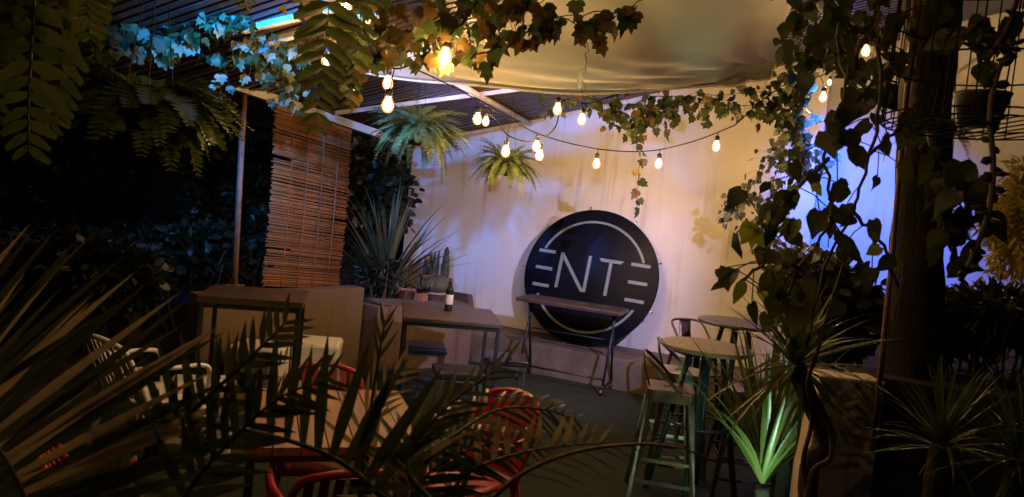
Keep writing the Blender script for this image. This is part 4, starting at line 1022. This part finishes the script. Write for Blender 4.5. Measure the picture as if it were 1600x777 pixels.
# vine stem twisting on the pier
vs_ = thing('twisted_stem', 'dark woody vine stem twisting up the whitewashed pier', 'vine', V((P(1262, 777, 3.0).x, 2.96, 0)))
for q in ([(1250, 900, 2.9), (1262, 777, 2.9), (1272, 735, 2.9), (1298, 715, 2.9), (1296, 670, 2.9), (1275, 635, 2.9), (1262, 600, 2.9), (1280, 540, 2.85), (1300, 470, 2.8), (1330, 380, 2.75)], [(1262, 900, 2.92), (1260, 777, 2.92), (1255, 720, 2.92), (1268, 660, 2.92), (1262, 600, 2.9)]):
    pp = spline([P(*x) for x in q], 5); MB().tube(pp, [.014 - .008 * i / len(pp) for i in range(len(pp))], 7).build('stem', MT['stem'], vs_, True, world=True)

# ------------------------------------------------------------------ garden beyond the low wall
random.seed(31)
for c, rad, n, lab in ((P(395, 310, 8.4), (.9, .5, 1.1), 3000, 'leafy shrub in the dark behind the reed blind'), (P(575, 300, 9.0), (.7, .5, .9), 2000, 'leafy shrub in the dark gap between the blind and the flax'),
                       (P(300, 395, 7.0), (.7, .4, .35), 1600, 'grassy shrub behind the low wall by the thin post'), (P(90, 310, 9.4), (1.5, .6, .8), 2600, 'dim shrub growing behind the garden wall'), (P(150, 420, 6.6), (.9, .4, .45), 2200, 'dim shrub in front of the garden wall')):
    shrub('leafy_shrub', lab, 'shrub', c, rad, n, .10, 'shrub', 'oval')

# ------------------------------------------------------------------ palms near the lens
random.seed(41)
def palm(label, base, fronds):
    t = thing('potted_palm', label, 'palm', base, 0, 'feather palms in pots')
    MB().lathe([(.15, 0), (.20, .28), (.215, .29), (.215, .32), (.19, .32)], 20, base).build('pot', MT['terracotta'], t, True, world=True)
    MB().lathe([(.19, .30), (.001, .31)], 16, base).build('soil', MT['soil'], t, world=True)
    for path, kw in fronds:
        p0 = V((base.x + random.uniform(-.06, .06), base.y + random.uniform(-.06, .06), .30)); a = P(*path[0]); mid = p0.lerp(a, .55) + Z * .12
        kw = dict(kw); frond(t, [p0, mid] + [P(*q) for q in path], kw.pop('L'), kw.pop('wd', .07), kw.pop('m', 'palm'), **kw)
t0_ = .55
palm('palm with long streaming leaflets shading the dim garden wall', V((-.75, 1.15, 0)), [
    ([(90, 900, 1.35), (45, 790, 1.35), (5, 710, 1.36), (-75, 610, 1.4), (-175, 540, 1.45)], dict(L=.48, wd=.052, ang=110, n=28, sides=(1,), t0=.45, alt='palmpale', altp=.3, nrm=V((.2, -1, .45)), droop=.05, rach=.007, rmat='post', taper=.3)),
    ([(60, 940, 1.5), (0, 800, 1.55), (-60, 670, 1.6), (-130, 600, 1.7)], dict(L=.50, wd=.052, ang=104, n=24, sides=(1,), t0=.45, alt='palmpale', altp=.3, nrm=V((.1, -1, .5)), droop=.08, rach=.007, rmat='post', taper=.3)),
    ([(130, 800, 1.5), (220, 720, 1.5), (320, 625, 1.5), (400, 550, 1.52), (450, 500, 1.55)], dict(L=.14, wd=.19, ang=62, n=15, t0=.4, droop=.10, rach=.010, nrm=V((0, -1, .3)), taper=.45)),
    ([(250, 860, 1.4), (300, 760, 1.4), (370, 680, 1.4), (440, 620, 1.42), (520, 590, 1.45)], dict(L=.15, wd=.17, ang=60, n=14, t0=.45, droop=.10, rach=.008, nrm=V((0, -1, .3)), taper=.5))])
palm('palm with dark broad leaflets crossing the plank table', V((-.15, 1.0, 0)), [
    ([(640, 840, 1.45), (590, 770, 1.45), (520, 715, 1.45), (420, 680, 1.48), (300, 660, 1.5), (200, 660, 1.5)], dict(L=.27, wd=.115, ang=92, n=17, sides=(1,), t0=.42, droop=.08, rach=.010, nrm=V((0, -1, .3)), taper=.35)),
    ([(560, 850, 1.5), (568, 720, 1.5), (585, 600, 1.52), (602, 500, 1.55)], dict(L=.11, wd=.12, ang=30, n=3, t0=.85, droop=.25, rach=.009, nrm=V((0, -1, .25)), taper=.4)),
    ([(640, 850, 1.6), (560, 700, 1.7), (590, 620, 1.75), (640, 560, 1.8)], dict(L=.16, wd=.11, ang=50, n=9, t0=.45, droop=.3, rach=.006, nrm=V((0, -1, .3)), m='palmpale')),
    ([(690, 840, 1.4), (640, 740, 1.45), (650, 690, 1.5), (710, 625, 1.55), (800, 560, 1.6)], dict(L=.17, wd=.12, ang=42, n=14, t0=.42, droop=.35, rach=.008, nrm=V((0, -.8, .6)), taper=.5))])
palm('palm with one arching frond and leaflets coloured pale as if lit over the red chairs', V((.02, 1.35, 0)), [
    ([(660, 860, 1.65), (720, 750, 1.65), (800, 712, 1.66), (880, 697, 1.68), (945, 692, 1.7)], dict(L=.125, wd=.19, ang=84, n=13, sides=(-1,), t0=.40, droop=.05, rach=.007, nrm=V((0, -1, .2)), taper=.5, m='palmpale', alt='palm', altp=.2)),
    ([(720, 860, 1.6), (790, 760, 1.6), (880, 712, 1.62), (980, 695, 1.65), (1060, 700, 1.7), (1120, 722, 1.75)], dict(L=.13, wd=.05, ang=40, n=16, t0=.45, droop=.4, rach=.008, rmat='post', nrm=V((0, -.6, .8)), taper=.6)),
    ([(700, 860, 1.5), (640, 740, 1.55), (710, 680, 1.65), (780, 640, 1.75), (850, 640, 1.8), (900, 655, 1.85)], dict(L=.20, wd=.085, ang=50, n=20, t0=.40, droop=.4, rach=.007, nrm=V((0, -.7, .7)), taper=.5, alt='palmpale', altp=.25)),
    ([(620, 850, 1.5), (660, 750, 1.6), (740, 700, 1.7), (840, 690, 1.8)], dict(L=.24, wd=.08, ang=55, n=20, t0=.42, droop=.5, rach=.007, nrm=V((0, -.8, .6)), taper=.5))])
